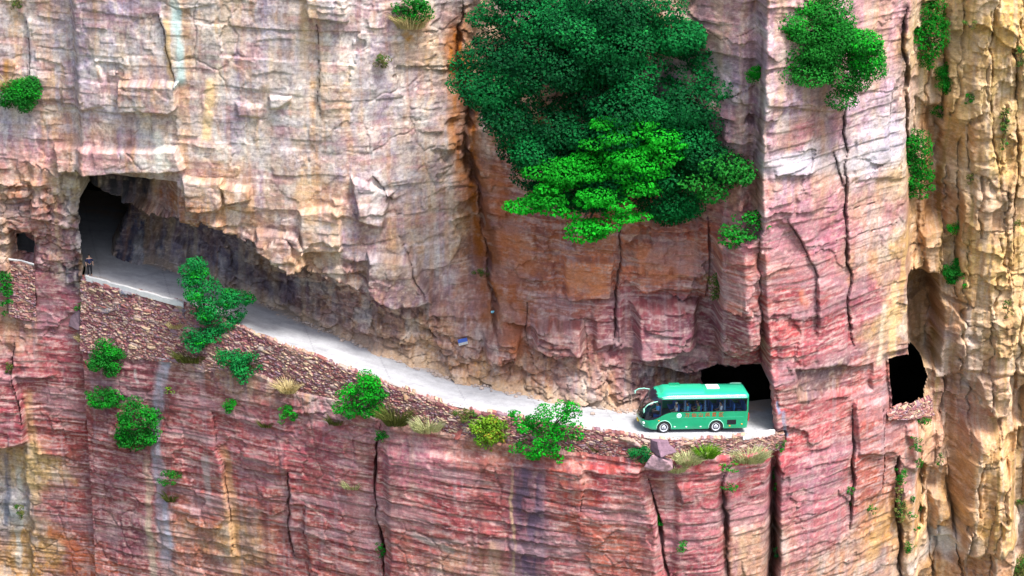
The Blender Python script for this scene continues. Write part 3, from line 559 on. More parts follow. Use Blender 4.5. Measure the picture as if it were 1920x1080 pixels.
# valley floor far below, so the cliff stands on something
vf = mesh_obj('ground', [(-3000, -3000, -62), (3000, -3000, -62), (3000, 60, -62), (-3000, 60, -62)], [(0, 1, 2, 3)], plain('valley_scrub', (.11, .12, .06), .95, var=.4, scale=.05))
tag(vf, kind='structure')

# ------------------------------------------------------------------ dry stone retaining walls
pal = lin(np.array([(196, 140, 140), (170, 110, 116), (205, 160, 150), (150, 100, 110), (190, 150, 130), (214, 184, 172), (140, 92, 92), (180, 120, 112), (160, 130, 140), (220, 190, 160)])) * .62
def stone_wall(name, label, top, hgt, batter, seed, sx=.24, sy=.085):
    top = np.array(top); seg = np.hypot(np.diff(top[:, 0]), np.diff(top[:, 1])); cs = np.concatenate([[0], np.cumsum(seg)])
    st = .055; s = np.arange(0, cs[-1], st); hmax = max(hgt); nt_ = int(hmax / st)
    tx = np.interp(s, cs, top[:, 0]); ty = np.interp(s, cs, top[:, 1]); tz = np.interp(s, cs, top[:, 2]); hh = np.interp(s, cs, hgt)
    gxn = np.gradient(ty, st); gn = np.sqrt(1 + gxn ** 2); nxv = gxn / gn; nyv = -1 / gn
    T = np.linspace(0, 1, nt_)[None, :] * hh[:, None]; Sg = np.repeat(s[:, None], nt_, 1)
    wx = .12 * fbm(Sg * 1.6, T * 1.6, 3, seed); a1, a2, aid = voro((Sg + wx) / sx, (T + wx * .6) / sy, seed)
    c1, c2, cid = voro((Sg + wx) / (sx * 2.6), (T + wx) / (sy * 2.2), seed + 60); big = cid > .72
    gap = np.where(big, c2 - c1, a2 - a1); idv = np.where(big, cid * 7.7 % 1, aid)
    disp = .09 * sstep(.02, .28, gap) + .13 * (idv - .5) + .25 * fbm(Sg * .3, T * .3, 3, seed + 3)
    topsoft = sstep(0, .25, T)
    off = batter * (T / hmax) + disp * (.3 + .7 * topsoft)
    VX = tx[:, None] + nxv[:, None] * off; VY = ty[:, None] + nyv[:, None] * off; VZ = tz[:, None] - T + (.16 * (fbm(Sg * 1.4, T * 0, 3, seed + 8)) + .12 * (idv - .5)) * sstep(.6, 0, T)
    ci = np.minimum((idv * 9.999).astype(int), 9); cc = pal[ci] * (.84 + .32 * ((idv * 37.7) % 1))[..., None]
    cc = cc * (.58 + .42 * sstep(.0, .12, gap))[..., None]
    dirt = sstep(.1, .5, fbm(Sg * .25, T * .35, 3, seed + 11))[..., None] * .35; cc = cc * (1 - dirt) + dirt * lin((176, 150, 130)) * .6
    V = np.stack([VX, VY, VZ], -1)
    cap = V[:, :1].copy(); cap[..., 1] += .7; cap[..., 2] -= .05
    V = np.concatenate([cap, V], 1); cc = np.concatenate([cc[:, :1], cc], 1)
    m = V.shape[1]; q = (np.arange(len(s) - 1)[:, None] * m + np.arange(m - 1)[None, :]).ravel()
    o = mesh_obj(name, V.reshape(-1, 3), np.stack([q, q + 1, q + m + 1, q + m], 1), M_stone, None, cc.reshape(-1, 3), False)
    return tag(o, label, 'wall')
wt = [(x, fL(x) - .02, fR(x) + .13) for x in np.arange(XA - .2, XE + .05, .4)]
wh = [max(fR(p[0]) + .13 - fzb(p[0]) + .35, .5) for p in wt]
stone_wall('stone_wall', 'long dry stone retaining wall holding up the outer edge of the open road', wt, wh, .75, 811)
def px_on(D, u, v, dy=0): h = hit(D, u, v); return P(u, v, h[1] + dy)
a = px_on(D0, 14, 488, .35); b = px_on(D0, 68, 496, .35)
stone_wall('stone_wall', 'short rubble wall below the small black opening at the left edge', [a, b], [4.6, 4.6], .5, 831)
a = px_on(D, 1662, 778, -.12); b = px_on(D, 1700, 770, -.15); c = px_on(D, 1748, 752, -.15); a[2] += .25; b[2] += .4; c[2] += .3
stone_wall('stone_wall', 'short rubble parapet under the square black opening on the right', [a, b, c], [.6, 1.0, 1.4], .3, 851)
# pale kerb along the road edge
M_kerb = plain('concrete_kerb', (.52, .52, .52), .85, var=.15, scale=3, bump=.2)
def kerb(name, xs, label, yoff=.02, hgt=.2, taper=False):
    m = MB(); v = []; f = []
    for x in xs:
        y = float(fL(x)) + yoff; z = road_z(x); hg = hgt * min(1, .15 + abs(x - xs[0]) / 1.6) if taper else hgt; jit = .03 * math.sin(x * 3.1) + .02 * math.sin(x * 7.7)
        v += [(x, y - .16, z - .22), (x, y - .17, z + hg + jit), (x, y + .17, z + hg + jit), (x, y + .19, z - .1)]
    for i in range(len(xs) - 1):
        for k in range(3): f.append((i * 4 + k, (i + 1) * 4 + k, (i + 1) * 4 + k + 1, i * 4 + k + 1))
    f.append((0, 1, 2, 3)); e = (len(xs) - 1) * 4; f.append((e + 3, e + 2, e + 1, e))
    m.add(v, f); return tag(m.build(name, M_kerb), label, 'kerb')
kerb('kerb', np.arange(XA + .2, P(352, 575, 13)[0], .35), 'pale concrete kerb above the rubble wall at the left cave mouth')
kerb('kerb', np.arange(P(1392, 822, -.3)[0], XE - .5, .35), 'pale concrete kerb curving into the tunnel behind the coach', hgt=.2, taper=True)
a = hit(D0, 20, 486); b = hit(D0, 64, 495)
m = MB(); m.tube([P(16, 486, a[1] + .3), P(40, 489, a[1] + .3), P(64, 496, b[1] + .3)], .09, 6); tag(m.build('kerb', M_kerb), 'pale kerb at the foot of the small black opening on the far left', 'kerb')

# ------------------------------------------------------------------ plants
PALS = {  # linear leaf colours
 'dark': ((.001, .032, .010), (.003, .120, .024)), 'teal': ((.004, .105, .026), (.010, .210, .040)), 'vivid': ((.004, .14, .006), (.008, .32, .012)),
 'mid': ((.006, .10, .010), (.014, .17, .018)), 'pine': ((.004, .085, .006), (.008, .19, .010)), 'lime': ((.07, .22, .012), (.16, .30, .02)), 'yellow': ((.20, .20, .02), (.34, .26, .03)),
 'olive': ((.07, .09, .02), (.14, .15, .04)), 'dry': ((.46, .36, .17), (.62, .52, .28)), 'sage': ((.34, .36, .16), (.50, .50, .28))}
def leaves(clumps, leaf, dens, palname, r, upb=.6, tilt=.42):
    """clumps: (centre, radii); many leaf-sized quads through each clump's outer volume"""
    A, B = np.array(PALS[palname][0]), np.array(PALS[palname][1]); V = []; CC = []
    for c, rad in clumps:
        rad = np.array(rad); area = 4 * math.pi * ((rad[0] * rad[1]) ** 1.6 / 3 + (rad[0] * rad[2]) ** 1.6 / 3 + (rad[1] * rad[2]) ** 1.6 / 3) ** (1 / 1.6)
        n = max(int(dens * area / (leaf * leaf)), 10)
        d = r.normal(size=(n, 3)); d /= np.linalg.norm(d, axis=1)[:, None]
        rr = .72 + .36 * r.random((n, 1)) ** .8
        p = np.array(c) + d * rr * rad
        nrm = d * .7 + np.array([0, -.15, upb]) + r.normal(size=(n, 3)) * tilt; nrm /= np.linalg.norm(nrm, axis=1)[:, None]
        t = np.cross(nrm, r.normal(size=(n, 3))); t /= np.linalg.norm(t, axis=1)[:, None]; bt = np.cross(nrm, t)
        sc = leaf * (.55 + .8 * r.random((n, 1)))
        V.append(np.stack([p - t * sc * .5, p + bt * sc * .32 - nrm * sc * .08, p + t * sc * .5, p - bt * sc * .32 - nrm * sc * .08], 1))
        cf = r.random() ** 1.3 * .9; k = np.clip(cf + .5 * r.random((n, 1)) - .1, 0, 1)
        CC.append(np.repeat((A + (B - A) * k)[:, None, :], 4, 1) * (.85 + .3 * r.random((n, 1, 1))))
    V = np.concatenate(V).reshape(-1, 3); CC = np.concatenate(CC).reshape(-1, 3)
    return V, np.arange(len(V)).reshape(-1, 4), CC
def blades(c, w, h, n, palname, r):
    A, B = np.array(PALS[palname][0]), np.array(PALS[palname][1]); V = []; CC = []
    for i in range(n):
        a = r.random() * 6.283; rr = w * .42 * r.random() ** .5; b = np.array([c[0] + rr * math.cos(a), c[1] + rr * math.sin(a) * .7, c[2]])
        l = h * (.55 + .5 * r.random()); sp = .25 + .55 * r.random(); dr = np.array([math.cos(a) * sp, math.sin(a) * sp - .2, 1]); dr /= np.linalg.norm(dr)
        sd_ = np.cross(dr, r.normal(size=3)); sd_ /= np.linalg.norm(sd_); bw = .016 + .016 * r.random()
        m_ = b + dr * l * .55; e = b + dr * l + np.array([dr[0], dr[1], -.5]) * l * .25
        V += [b - sd_ * bw, b + sd_ * bw, m_ + sd_ * bw * .8, m_ - sd_ * bw * .8, m_ - sd_ * bw * .8, m_ + sd_ * bw * .8, e + sd_ * bw * .2, e - sd_ * bw * .2]
        k = r.random(); CC += [(A + (B - A) * k)] * 8
    V = np.array(V); return V, np.arange(len(V)).reshape(-1, 4), np.array(CC)
NL = []
PXM = lambda y: FPX / ((y - CAM[1]) / CT)                        # photo pixels per metre at depth y
def plant(name, label, cat, polyuv, palname, nclump, rpx, leaf, dens, out, root, seed, flat=.62, group=None, dyb=0.0, second=None):
    """a plant rooted in the rock at photo pixel `root`, its crown filling the outline `polyuv` and bulging `out` metres from the face"""
    r = np.random.default_rng(seed)
    pu = np.array(polyuv, float); ctr = pu.mean(0)
    rp = hit(D, *root); y0 = rp[1] + dyb
    s = PXM(y0); cl = []; tries = 0
    span = np.max(np.hypot(*(pu - ctr).T))
    while len(cl) < nclump and tries < 4000:
        tries += 1
        q = pu.min(0) + r.random(2) * (pu.max(0) - pu.min(0))
        if not inpoly(np.array([q[0]]), np.array([q[1]]), pu)[0]: continue
        dd, _ = segdist(np.array([q[0]]), np.array([q[1]]), pu, True); rad = rpx * (.65 + .7 * r.random())
        if dd[0] < rad * .28: continue
        k = min(np.hypot(*(q - ctr)) / span, 1)
        y = y0 - out * (math.sqrt(max(1 - k * k, 0)) * (.35 + .65 * r.random())) - .15
        c = P(q[0], q[1], y); rm = rad / s
        cl.append((c, (rm, rm * .85, rm * flat)))
    V, F, CC = leaves(cl, leaf, dens, palname, r)
    if second:
        k = max(1, int(len(cl) * second[1])); idx = r.choice(len(cl), k, replace=False)
        V2, F2, C2 = leaves([cl[i] for i in idx], leaf, dens, second[0], r)
        F = np.concatenate([F, F2 + len(V)]); V = np.concatenate([V, V2]); CC = np.concatenate([CC, C2])
    e = empty(name, rp); tag(e, label, cat, group)
    V = V - rp
    crown = 'crown' if 'tree' in name else 'foliage'
    NL.append(len(F)); mesh_obj(crown, V, F, M_leaf, e, CC)
    tm = MB(); cc = np.mean([c for c, _ in cl], 0) - rp; R0 = max(.03, min(.22, span / s * .035))
    hub = cc * .45 + np.array([0, -.1, -.05])
    tm.tube([(0, .35, -.1), (hub[0] * .3, hub[1] * .55, hub[2] * .25 - .05), tuple(hub)], [R0 * 1.25, R0, R0 * .8], 7)
    for i in r.permutation(len(cl))[:min(len(cl), 10)]:
        c = cl[i][0] - rp; mid = hub * .5 + c * .5 + np.array([0, -.05, .06 * np.linalg.norm(c - hub)])
        tm.tube([tuple(hub), tuple(mid), tuple(c)], [R0 * .7, R0 * .45, R0 * .2], 5)
    tm.build('trunk' if 'tree' in name else 'stem', M_bark, e)
    return e
def boxpoly(u0, v0, u1, v1, seed):
    r = np.random.default_rng(seed); n = 12; out = []
    for k in range(n):
        a = 2 * math.pi * k / n; f = .72 + .58 * r.random()
        out.append(((u0 + u1) / 2 + math.cos(a) * (u1 - u0) / 2 * f, (v0 + v1) / 2 + math.sin(a) * (v1 - v0) / 2 * f))
    return out

# the large trees in the middle of the face
plant('cliff_tree', 'huge dark green broadleaf tree covering the middle of the upper cliff', 'tree',
      [(900, -20), (1230, -20), (1295, 25), (1338, 95), (1358, 170), (1354, 250), (1385, 290), (1400, 340), (1330, 380), (1290, 415), (1230, 415), (1180, 380), (1060, 390), (1000, 350), (950, 300), (925, 240), (905, 200), (850, 190), (838, 150), (875, 110), (890, 60)],
      'dark', 150, 46, .23, 1.8, 6.0, (1130, 330), 11, flat=.6, second=('teal', .12))
plant('cliff_tree', 'bright yellow-green tree with layered sprays below the huge dark tree', 'tree',
      [(1095, 215), (1140, 200), (1205, 218), (1282, 255), (1276, 310), (1225, 332), (1235, 355), (1205, 380), (1212, 432), (1155, 430), (1092, 458), (1052, 440), (1045, 405), (975, 408), (960, 378), (1000, 360), (1002, 308), (1055, 292), (1068, 255)],
      'vivid', 80, 30, .25, 1.6, 2.6, (1130, 400), 12, flat=.34, dyb=-4.6)
plant('cliff_tree', 'mid green bushy tree at the right end of the huge dark tree', 'tree', [(1285, 310), (1330, 290), (1380, 290), (1420, 280), (1422, 330), (1390, 355), (1340, 385), (1290, 370)], 'mid', 22, 24, .26, .7, 1.8, (1350, 370), 13, flat=.5, dyb=-2.0)
plant('cliff_tree', 'small drooping green tree on the red rock above the coach tunnel', 'tree', [(1385, 385), (1436, 385), (1440, 420), (1410, 450), (1395, 485), (1355, 480), (1338, 440), (1360, 420)], 'mid', 16, 19, .24, .6, 1.4, (1385, 450), 14, flat=.45, second=('vivid', .35))
plant('cliff_tree', 'round green tree growing on the buttress at upper right', 'tree', [(1455, -20), (1560, -25), (1600, 20), (1612, 55), (1645, 70), (1658, 110), (1630, 145), (1600, 185), (1560, 205), (1500, 190), (1495, 160), (1455, 150), (1448, 80)],
      'mid', 70, 28, .18, 1.6, 3.0, (1560, 150), 15, flat=.62, second=('vivid', .2))
plant('roadside_tree', 'slim blue-green tree standing at the road edge on the left', 'tree', [(350, 478), (380, 474), (385, 505), (420, 540), (445, 545), (482, 545), (478, 566), (455, 590), (440, 612), (410, 628), (425, 665), (390, 650), (355, 655), (340, 620), (360, 590), (345, 555), (343, 510)],
      'teal', 74, 15, .17, 1.1, .9, (388, 655), 16, flat=.7, dyb=-.3, second=('vivid', .15))
B = [  # shrubs: box in the photo, palette, leaf size, depth of the bush, label
 (1398, 120, 1446, 156, 'vivid', 'small light green bush between the dark crack and the round tree'),
 (1702, -8, 1776, 118, 'pine', 'tall dense green shrub hanging at the top of the right crack'),
 (1752, 120, 1800, 178, 'pine', 'dark green bush just below the tall shrub at top right'),
 (1682, 238, 1757, 372, 'pine', 'thick pillar-shaped green shrub on the edge of the buttress'),
 (1764, 480, 1812, 538, 'mid', 'round green bush above the tall brown recess on the right'),
 (1775, 413, 1803, 448, 'vivid', 'small bright bush on the yellow cliff, higher than the round bush by the recess'),
 (1740, 198, 1785, 222, 'pine', 'tiny green bush in the brown crack under the dark bush at top right'),
 (1800, 172, 1830, 196, 'pine', 'tiny dark tuft on a ledge of the yellow cliff near the top'),
 (1806, 36, 1830, 58, 'olive', 'tiny olive tuft near the top of the yellow cliff'),
 (1890, 408, 1914, 428, 'olive', 'tiny dull green tuft alone on the smooth yellow cliff at far right'),
 (1902, 80, 1925, 132, 'olive', 'olive shrub cut off by the right edge near the top'),
 (722, -8, 832, 42, 'mid', 'loose green shrub at the top edge left of the huge dark tree'),
 (703, 98, 732, 132, 'olive', 'little olive shrub on bare rock left of the brown gully'),
 (8, 140, 82, 212, 'mid', 'leaning green shrub near the upper left corner'),
 (18, -6, 42, 18, 'olive', 'tiny olive shrub at the very top left corner'),
 (40, 516, 66, 544, 'vivid', 'small bright bush on the short rubble wall at the left'),
 (-6, 505, 24, 580, 'mid', 'narrow green shrub at the left edge beside the short rubble wall'),
 (136, 568, 156, 584, 'vivid', 'tiny green tuft at the foot of the left pillar by the rubble wall'),
 (165, 640, 236, 702, 'mid', 'green shrub on the red face below the left end of the long wall'),
 (164, 726, 232, 770, 'mid', 'upper lobe of greenery with a drooping spray left of the pale stain'),
 (220, 752, 302, 842, 'mid', 'large dark green shrub hanging over the pale water stain'),
 (298, 880, 341, 912, 'pine', 'small round green bush on the pale water stain'),
 (414, 744, 446, 774, 'vivid', 'small bright green bush on the red face under the roadside tree'),
 (520, 758, 554, 792, 'vivid', 'small bright bush left of the big bush at the long crack'),
 (412, 655, 500, 714, 'teal', 'leafy shrub spreading at the foot of the roadside tree'),
 (625, 702, 736, 786, 'vivid', 'big rounded bright green bush above the long dark crack'),
 (700, 806, 728, 836, 'mid', 'small green bush in the top of the long dark crack'),
 (845, 764, 894, 794, 'olive', 'low dull green bush against the rubble wall in the middle'),
 (884, 782, 962, 842, 'lime', 'yellow-green bush with yellow sprays beside the largest ledge shrub'),
 (958, 750, 1096, 870, 'vivid', 'largest spreading green shrub on the ledge below the road'),
 (1178, 834, 1222, 872, 'teal', 'dark blue-green bush just left of the two stacked boulders'),
 (1346, 866, 1386, 888, 'vivid', 'bright light green tuft at the top of the crack under the coach'),
 (1354, 902, 1382, 926, 'mid', 'small dark green tuft in the crack under the coach'),
 (1440, 862, 1462, 900, 'pine', 'narrow green tuft in the dark crack below the tunnel kerb'),
 (1446, 905, 1464, 922, 'pine', 'tiny dark tuft below the narrow tuft in the same dark crack'),
 (1450, 826, 1476, 848, 'mid', 'tiny green tuft under the end of the tunnel kerb'),
 (1448, 1022, 1468, 1048, 'teal', 'tiny blue-green tuft low in the dark crack below the tunnel kerb'),
 (1588, 908, 1604, 930, 'pine', 'upper of two tiny dark tufts on the red-brown groove'),
 (1586, 934, 1604, 950, 'pine', 'lower of two tiny dark tufts on the red-brown groove'),
 (1624, 944, 1644, 964, 'pine', 'tiny dark tuft on the tan pillar right of the red-brown groove'),
 (1706, 778, 1750, 800, 'pine', 'low dark green shrub under the rubble parapet on the right'),
 (1704, 818, 1730, 848, 'mid', 'green bush on the broken slope below the rubble parapet'),
 (1712, 856, 1732, 880, 'pine', 'dark tuft below the green bush on the broken slope'),
 (1754, 850, 1770, 874, 'pine', 'tiny dark tuft in the groove beside the big yellow block'),
 (1676, 876, 1702, 908, 'pine', 'dark shrub at the top of the deep cleft left of the broken slope'),
 (1678, 906, 1700, 990, 'olive', 'long creeper down the deep cleft left of the broken slope'),
 (1704, 930, 1722, 946, 'mid', 'upper of the small green tufts on the orange rock'),
 (1716, 942, 1736, 962, 'mid', 'right-hand small green tuft on the orange rock'),
 (1698, 958, 1720, 974, 'mid', 'left-hand small green tuft on the orange rock'),
 (1708, 982, 1726, 1000, 'mid', 'lowest small green tuft on the orange rock, beside the white slab'),
 (1694, 1012, 1718, 1042, 'pine', 'dark tuft left of the white slab near the bottom'),
 (1888, 1040, 1930, 1085, 'olive', 'olive shrub in the bottom right corner'),
 (1900, 930, 1926, 950, 'olive', 'tiny olive tuft right of the big yellow block'),
 (1328, 508, 1366, 560, 'olive', 'sparse olive shrub on the orange rock above the coach'),
 (888, 498, 920, 520, 'olive', 'tiny olive shrub on a ledge in the brown gully'),
 (22, 940, 46, 976, 'olive', 'dull tuft on the pale stained rock at lower left'),
 (10, 672, 34, 704, 'olive', 'dull green tuft in the crack at the left edge'),
 (1220, 960, 1252, 988, 'mid', 'small green tuft right of the slanting crack under the boulders'),
 (1268, 1016, 1292, 1040, 'mid', 'small green tuft near the bottom below the boulders'),
 (700, 1014, 724, 1046, 'mid', 'small green tuft low in the long dark crack'),
 (306, 722, 326, 742, 'lime', 'tiny yellow-green tuft beside the pale stain'),
 (1812, 318, 1826, 350, 'olive', 'slim olive tuft in a groove of the yellow cliff'),
 (1876, 196, 1894, 280, 'olive', 'trailing olive growth in a groove of the yellow cliff'),
 (1800, 520, 1812, 540, 'vivid', 'tiny bright sprig under the round bush by the recess'),
 (1880, 560, 1900, 600, 'olive', 'olive growth in the groove at the right end of the smooth yellow cliff'),
]
for i, (u0, v0, u1, v1, pal_, lab) in enumerate(B):
    w = u1 - u0; h = v1 - v0; big = max(w, h)
    nc = int(np.clip(w * h / 45, 6, 60)); rp = float(np.clip(min(w, h) * .17, 3.8, 13))
    leaf = float(np.clip(big / 26 * .055, .11, .18))
    ru, rv = (u0 + u1) / 2, (v0 + .62 * h)
    second = {'lime': ('yellow', .22), 'mid': ('vivid', .25), 'olive': ('mid', .3), 'vivid': ('mid', .25)}.get(pal_)
    nm = 'climbing_plant' if 'creeper' in lab or 'trailing' in lab else 'shrub'
    plant(nm, lab, 'creeper' if nm == 'climbing_plant' else 'shrub', boxpoly(u0, v0, u1, v1, 900 + i), pal_, nc, rp, leaf, .9, min(w, h) / 26 * .55, (ru, rv), 1000 + i, flat=.72, second=second)
T = [ # grass tufts: base pixel, width, height px, palette, blades, label
 (1290, 868, 56, 28, 'sage', 130, 'pale dry grass right beside the two stacked boulders'), (1325, 858, 38, 32, 'lime', 110, 'fresh green grass tuft between two dry grass clumps under the coach'),
 (1405, 864, 70, 34, 'sage', 200, 'wide pale sage clump of grass under the back of the coach'), (1240, 848, 24, 22, 'olive', 50, 'short olive grass against the upper boulder'),
 (742, 796, 50, 50, 'olive', 160, 'olive grass tuft close on the right of the big rounded bush'), (800, 808, 60, 34, 'sage', 120, 'low pale grass on the ledge between bush and red face'),
 (330, 614, 34, 18, 'dry', 60, 'dry golden grass on the rubble wall left of the roadside tree'), (165, 640, 44, 24, 'dry', 90, 'dry golden grass at the lower left end of the long wall'),
 (360, 676, 70, 34, 'olive', 140, 'olive weeds at the foot of the roadside tree, on its left'), (540, 736, 36, 36, 'dry', 90, 'dry yellowish weeds on the slope between tree and big bush'),
 (660, 916, 36, 22, 'sage', 60, 'pale weeds on the red face left of the long crack'), (630, 796, 30, 26, 'olive', 60, 'olive weeds hanging under the big rounded bush'),
 (470, 690, 60, 34, 'olive', 100, 'olive weeds right of the leafy shrub under the roadside tree'), (240, 836, 40, 30, 'olive', 80, 'olive weeds under the large shrub on the pale stain'),
 (500, 800, 30, 22, 'olive', 50, 'faint olive weeds on the red face beside the small bright bush'), (320, 940, 24, 30, 'olive', 50, 'olive weeds under the small round bush on the pale stain'),
 (770, 52, 60, 44, 'dry', 120, 'tawny hanging grass under the loose shrub at the top edge'), (20, 175, 30, 60, 'dry', 110, 'golden dry grass left of the leaning shrub'),
 (1120, 846, 30, 20, 'olive', 50, 'olive weeds by the right end of the largest ledge shrub'), (1268, 884, 40, 26, 'sage', 80, 'pale grass on the ledge right of the lower boulder')]
for i, (u, v, w, h, pal_, n, lab) in enumerate(T):
    r = np.random.default_rng(3000 + i); rp = hit(D, u, v); rp = P(u, v, rp[1] - .1); s = PXM(rp[1])
    V, F, CC = blades(rp, w / s, h / s, int(n * 3.2), pal_, r)
    o = mesh_obj('grass_tuft', V - rp, F, M_leaf, None, CC, loc=rp); tag(o, lab, 'grass tuft')

# ------------------------------------------------------------------ boulders, slab, loose stones
def boulder(name, label, c, rad, seed, rgb, cuts=9, rz=0.0):
    r = np.random.default_rng(seed); bm = bmesh.new()
    for k in range(8): bm.verts.new(np.array([(k & 1) * 2 - 1, (k >> 1 & 1) * 2 - 1, (k >> 2) * 2 - 1]) * (.38 + .68 * r.random(3)))
    for k in range(cuts - 4):
        q = r.normal(size=3); q /= np.abs(q).max(); bm.verts.new(q * (.8 + .3 * r.random()))
    hl = bmesh.ops.convex_hull(bm, input=bm.verts[:]); bmesh.ops.delete(bm, geom=[g for g in hl['geom_interior'] if isinstance(g, bmesh.types.BMVert)], context='VERTS')
    bmesh.ops.triangulate(bm, faces=bm.faces[:])
    for _ in range(4): bmesh.ops.subdivide_edges(bm, edges=bm.edges[:], cuts=1, use_grid_fill=True)
    bmesh.ops.triangulate(bm, faces=bm.faces[:]); bm.verts.index_update()
    co = np.array([v.co[:] for v in bm.verts]); co[:, :2] *= (1 - .22 * co[:, 2:3] * (.5 + r.random())); co = co @ np.array(Matrix.Rotation(r.normal() * .22, 3, 'X') @ Matrix.Rotation(r.normal() * .22, 3, 'Y') @ Matrix.Rotation(r.normal() * .5, 3, 'Z')).T
    co = co * np.array(rad) * (1 + .10 * fbm(co[:, 0] * 1.3 + co[:, 1], co[:, 2] * 1.5, 2, seed + 7))[:, None]
    co += .07 * np.stack([fbm(co[:, 0] * 4 + 9, co[:, 2] * 4 + co[:, 1] * 3, 3, seed), fbm(co[:, 0] * 4, co[:, 2] * 4 - co[:, 1] * 3, 3, seed + 1), fbm(co[:, 1] * 4, co[:, 2] * 4, 3, seed + 2)], 1) * rad[0]
    me = [[v.index for v in f.verts] for f in bm.faces]; bm.free()
    cc = np.array(lin(rgb)) * .62 * (1 + .25 * fbm(co[:, 0] * 2, co[:, 2] * 9, 3, seed + 4))[:, None]
    o = mesh_obj(name, co, np.array(me), M_stone, None, cc, False, loc=c); o.rotation_euler = (0, 0, rz); return tag(o, label, 'boulder')
h = hit(D, 1238, 878); yb = min(h[1], float(fL(P(1238, 850, -2)[0]))) - .9
boulder('boulder', 'lower mauve boulder with a pale pink front, under the coach', P(1238, 868, yb), (.78, .75, .62), 5, (196, 160, 170), 10)
boulder('boulder', 'upper mauve boulder standing on the lower one at the road edge', P(1240, 838, yb + .15), (.74, .7, .66), 8, (150, 120, 136), 10, .3)
boulder('boulder', 'dark grey wedge of rock at the left foot of the long rubble wall', P(148, 600, hit(D, 148, 600)[1] - .2), (.6, .5, .8), 9, (140, 116, 126), 9)
boulder('boulder', 'squat red boulder on the ledge left of the yellow-green bush', P(868, 806, hit(D, 868, 806)[1] - .2), (.9, .6, .6), 14, (190, 112, 104), 9)
ms = MB()
rr = random.Random(4)
for i in range(420):
    x = rr.uniform(XA + 5, 16.0)
    if rr.random() < .75: y = float(fI(x)) - .3 - abs(rr.gauss(0, .45)); sz_ = rr.uniform(.04, .2)
    else: y = float(fL(x)) + .1 + abs(rr.gauss(0, .25)); sz_ = rr.uniform(.03, .1)
    ms.ell((x, y, road_z(x) + sz_ * .35), (sz_ * rr.uniform(.8, 1.4), sz_, sz_ * .7), 5, 4)
tag(ms.build('loose_stones', plain('pale_stones', (.34, .27, .23), .95, var=.35, scale=2)), kind='stuff')

# ------------------------------------------------------------------ people (one continuous skin-grown body, clothes and hair as children)
M_skin = plain('skin', (.46, .27, .19), .55); M_hair = plain('black_hair', (.012, .01, .01), .5)
def grow(name, pts, edges, rad, mat, parent, sub=2):
    me = bpy.data.meshes.new(name); me.from_pydata(pts, edges, [])
    o = bpy.data.objects.new(name, me); COL.objects.link(o)
    o.modifiers.new('s', 'SKIN'); ss = o.modifiers.new('d', 'SUBSURF'); ss.levels = ss.render_levels = sub
    for i, sv_ in enumerate(me.skin_vertices[0].data):
        sv_.radius = (rad[i], rad[i]); sv_.use_root = (i == 0)
    dg = bpy.context.evaluated_depsgraph_get(); m2 = bpy.data.meshes.new_from_object(o.evaluated_get(dg))
    o.modifiers.clear(); o.data = m2; bpy.data.meshes.remove(me); m2.name = name
    m2.materials.clear(); m2.materials.append(mat)
    for p in m2.polygons: p.use_smooth = True
    o.parent = parent; return o
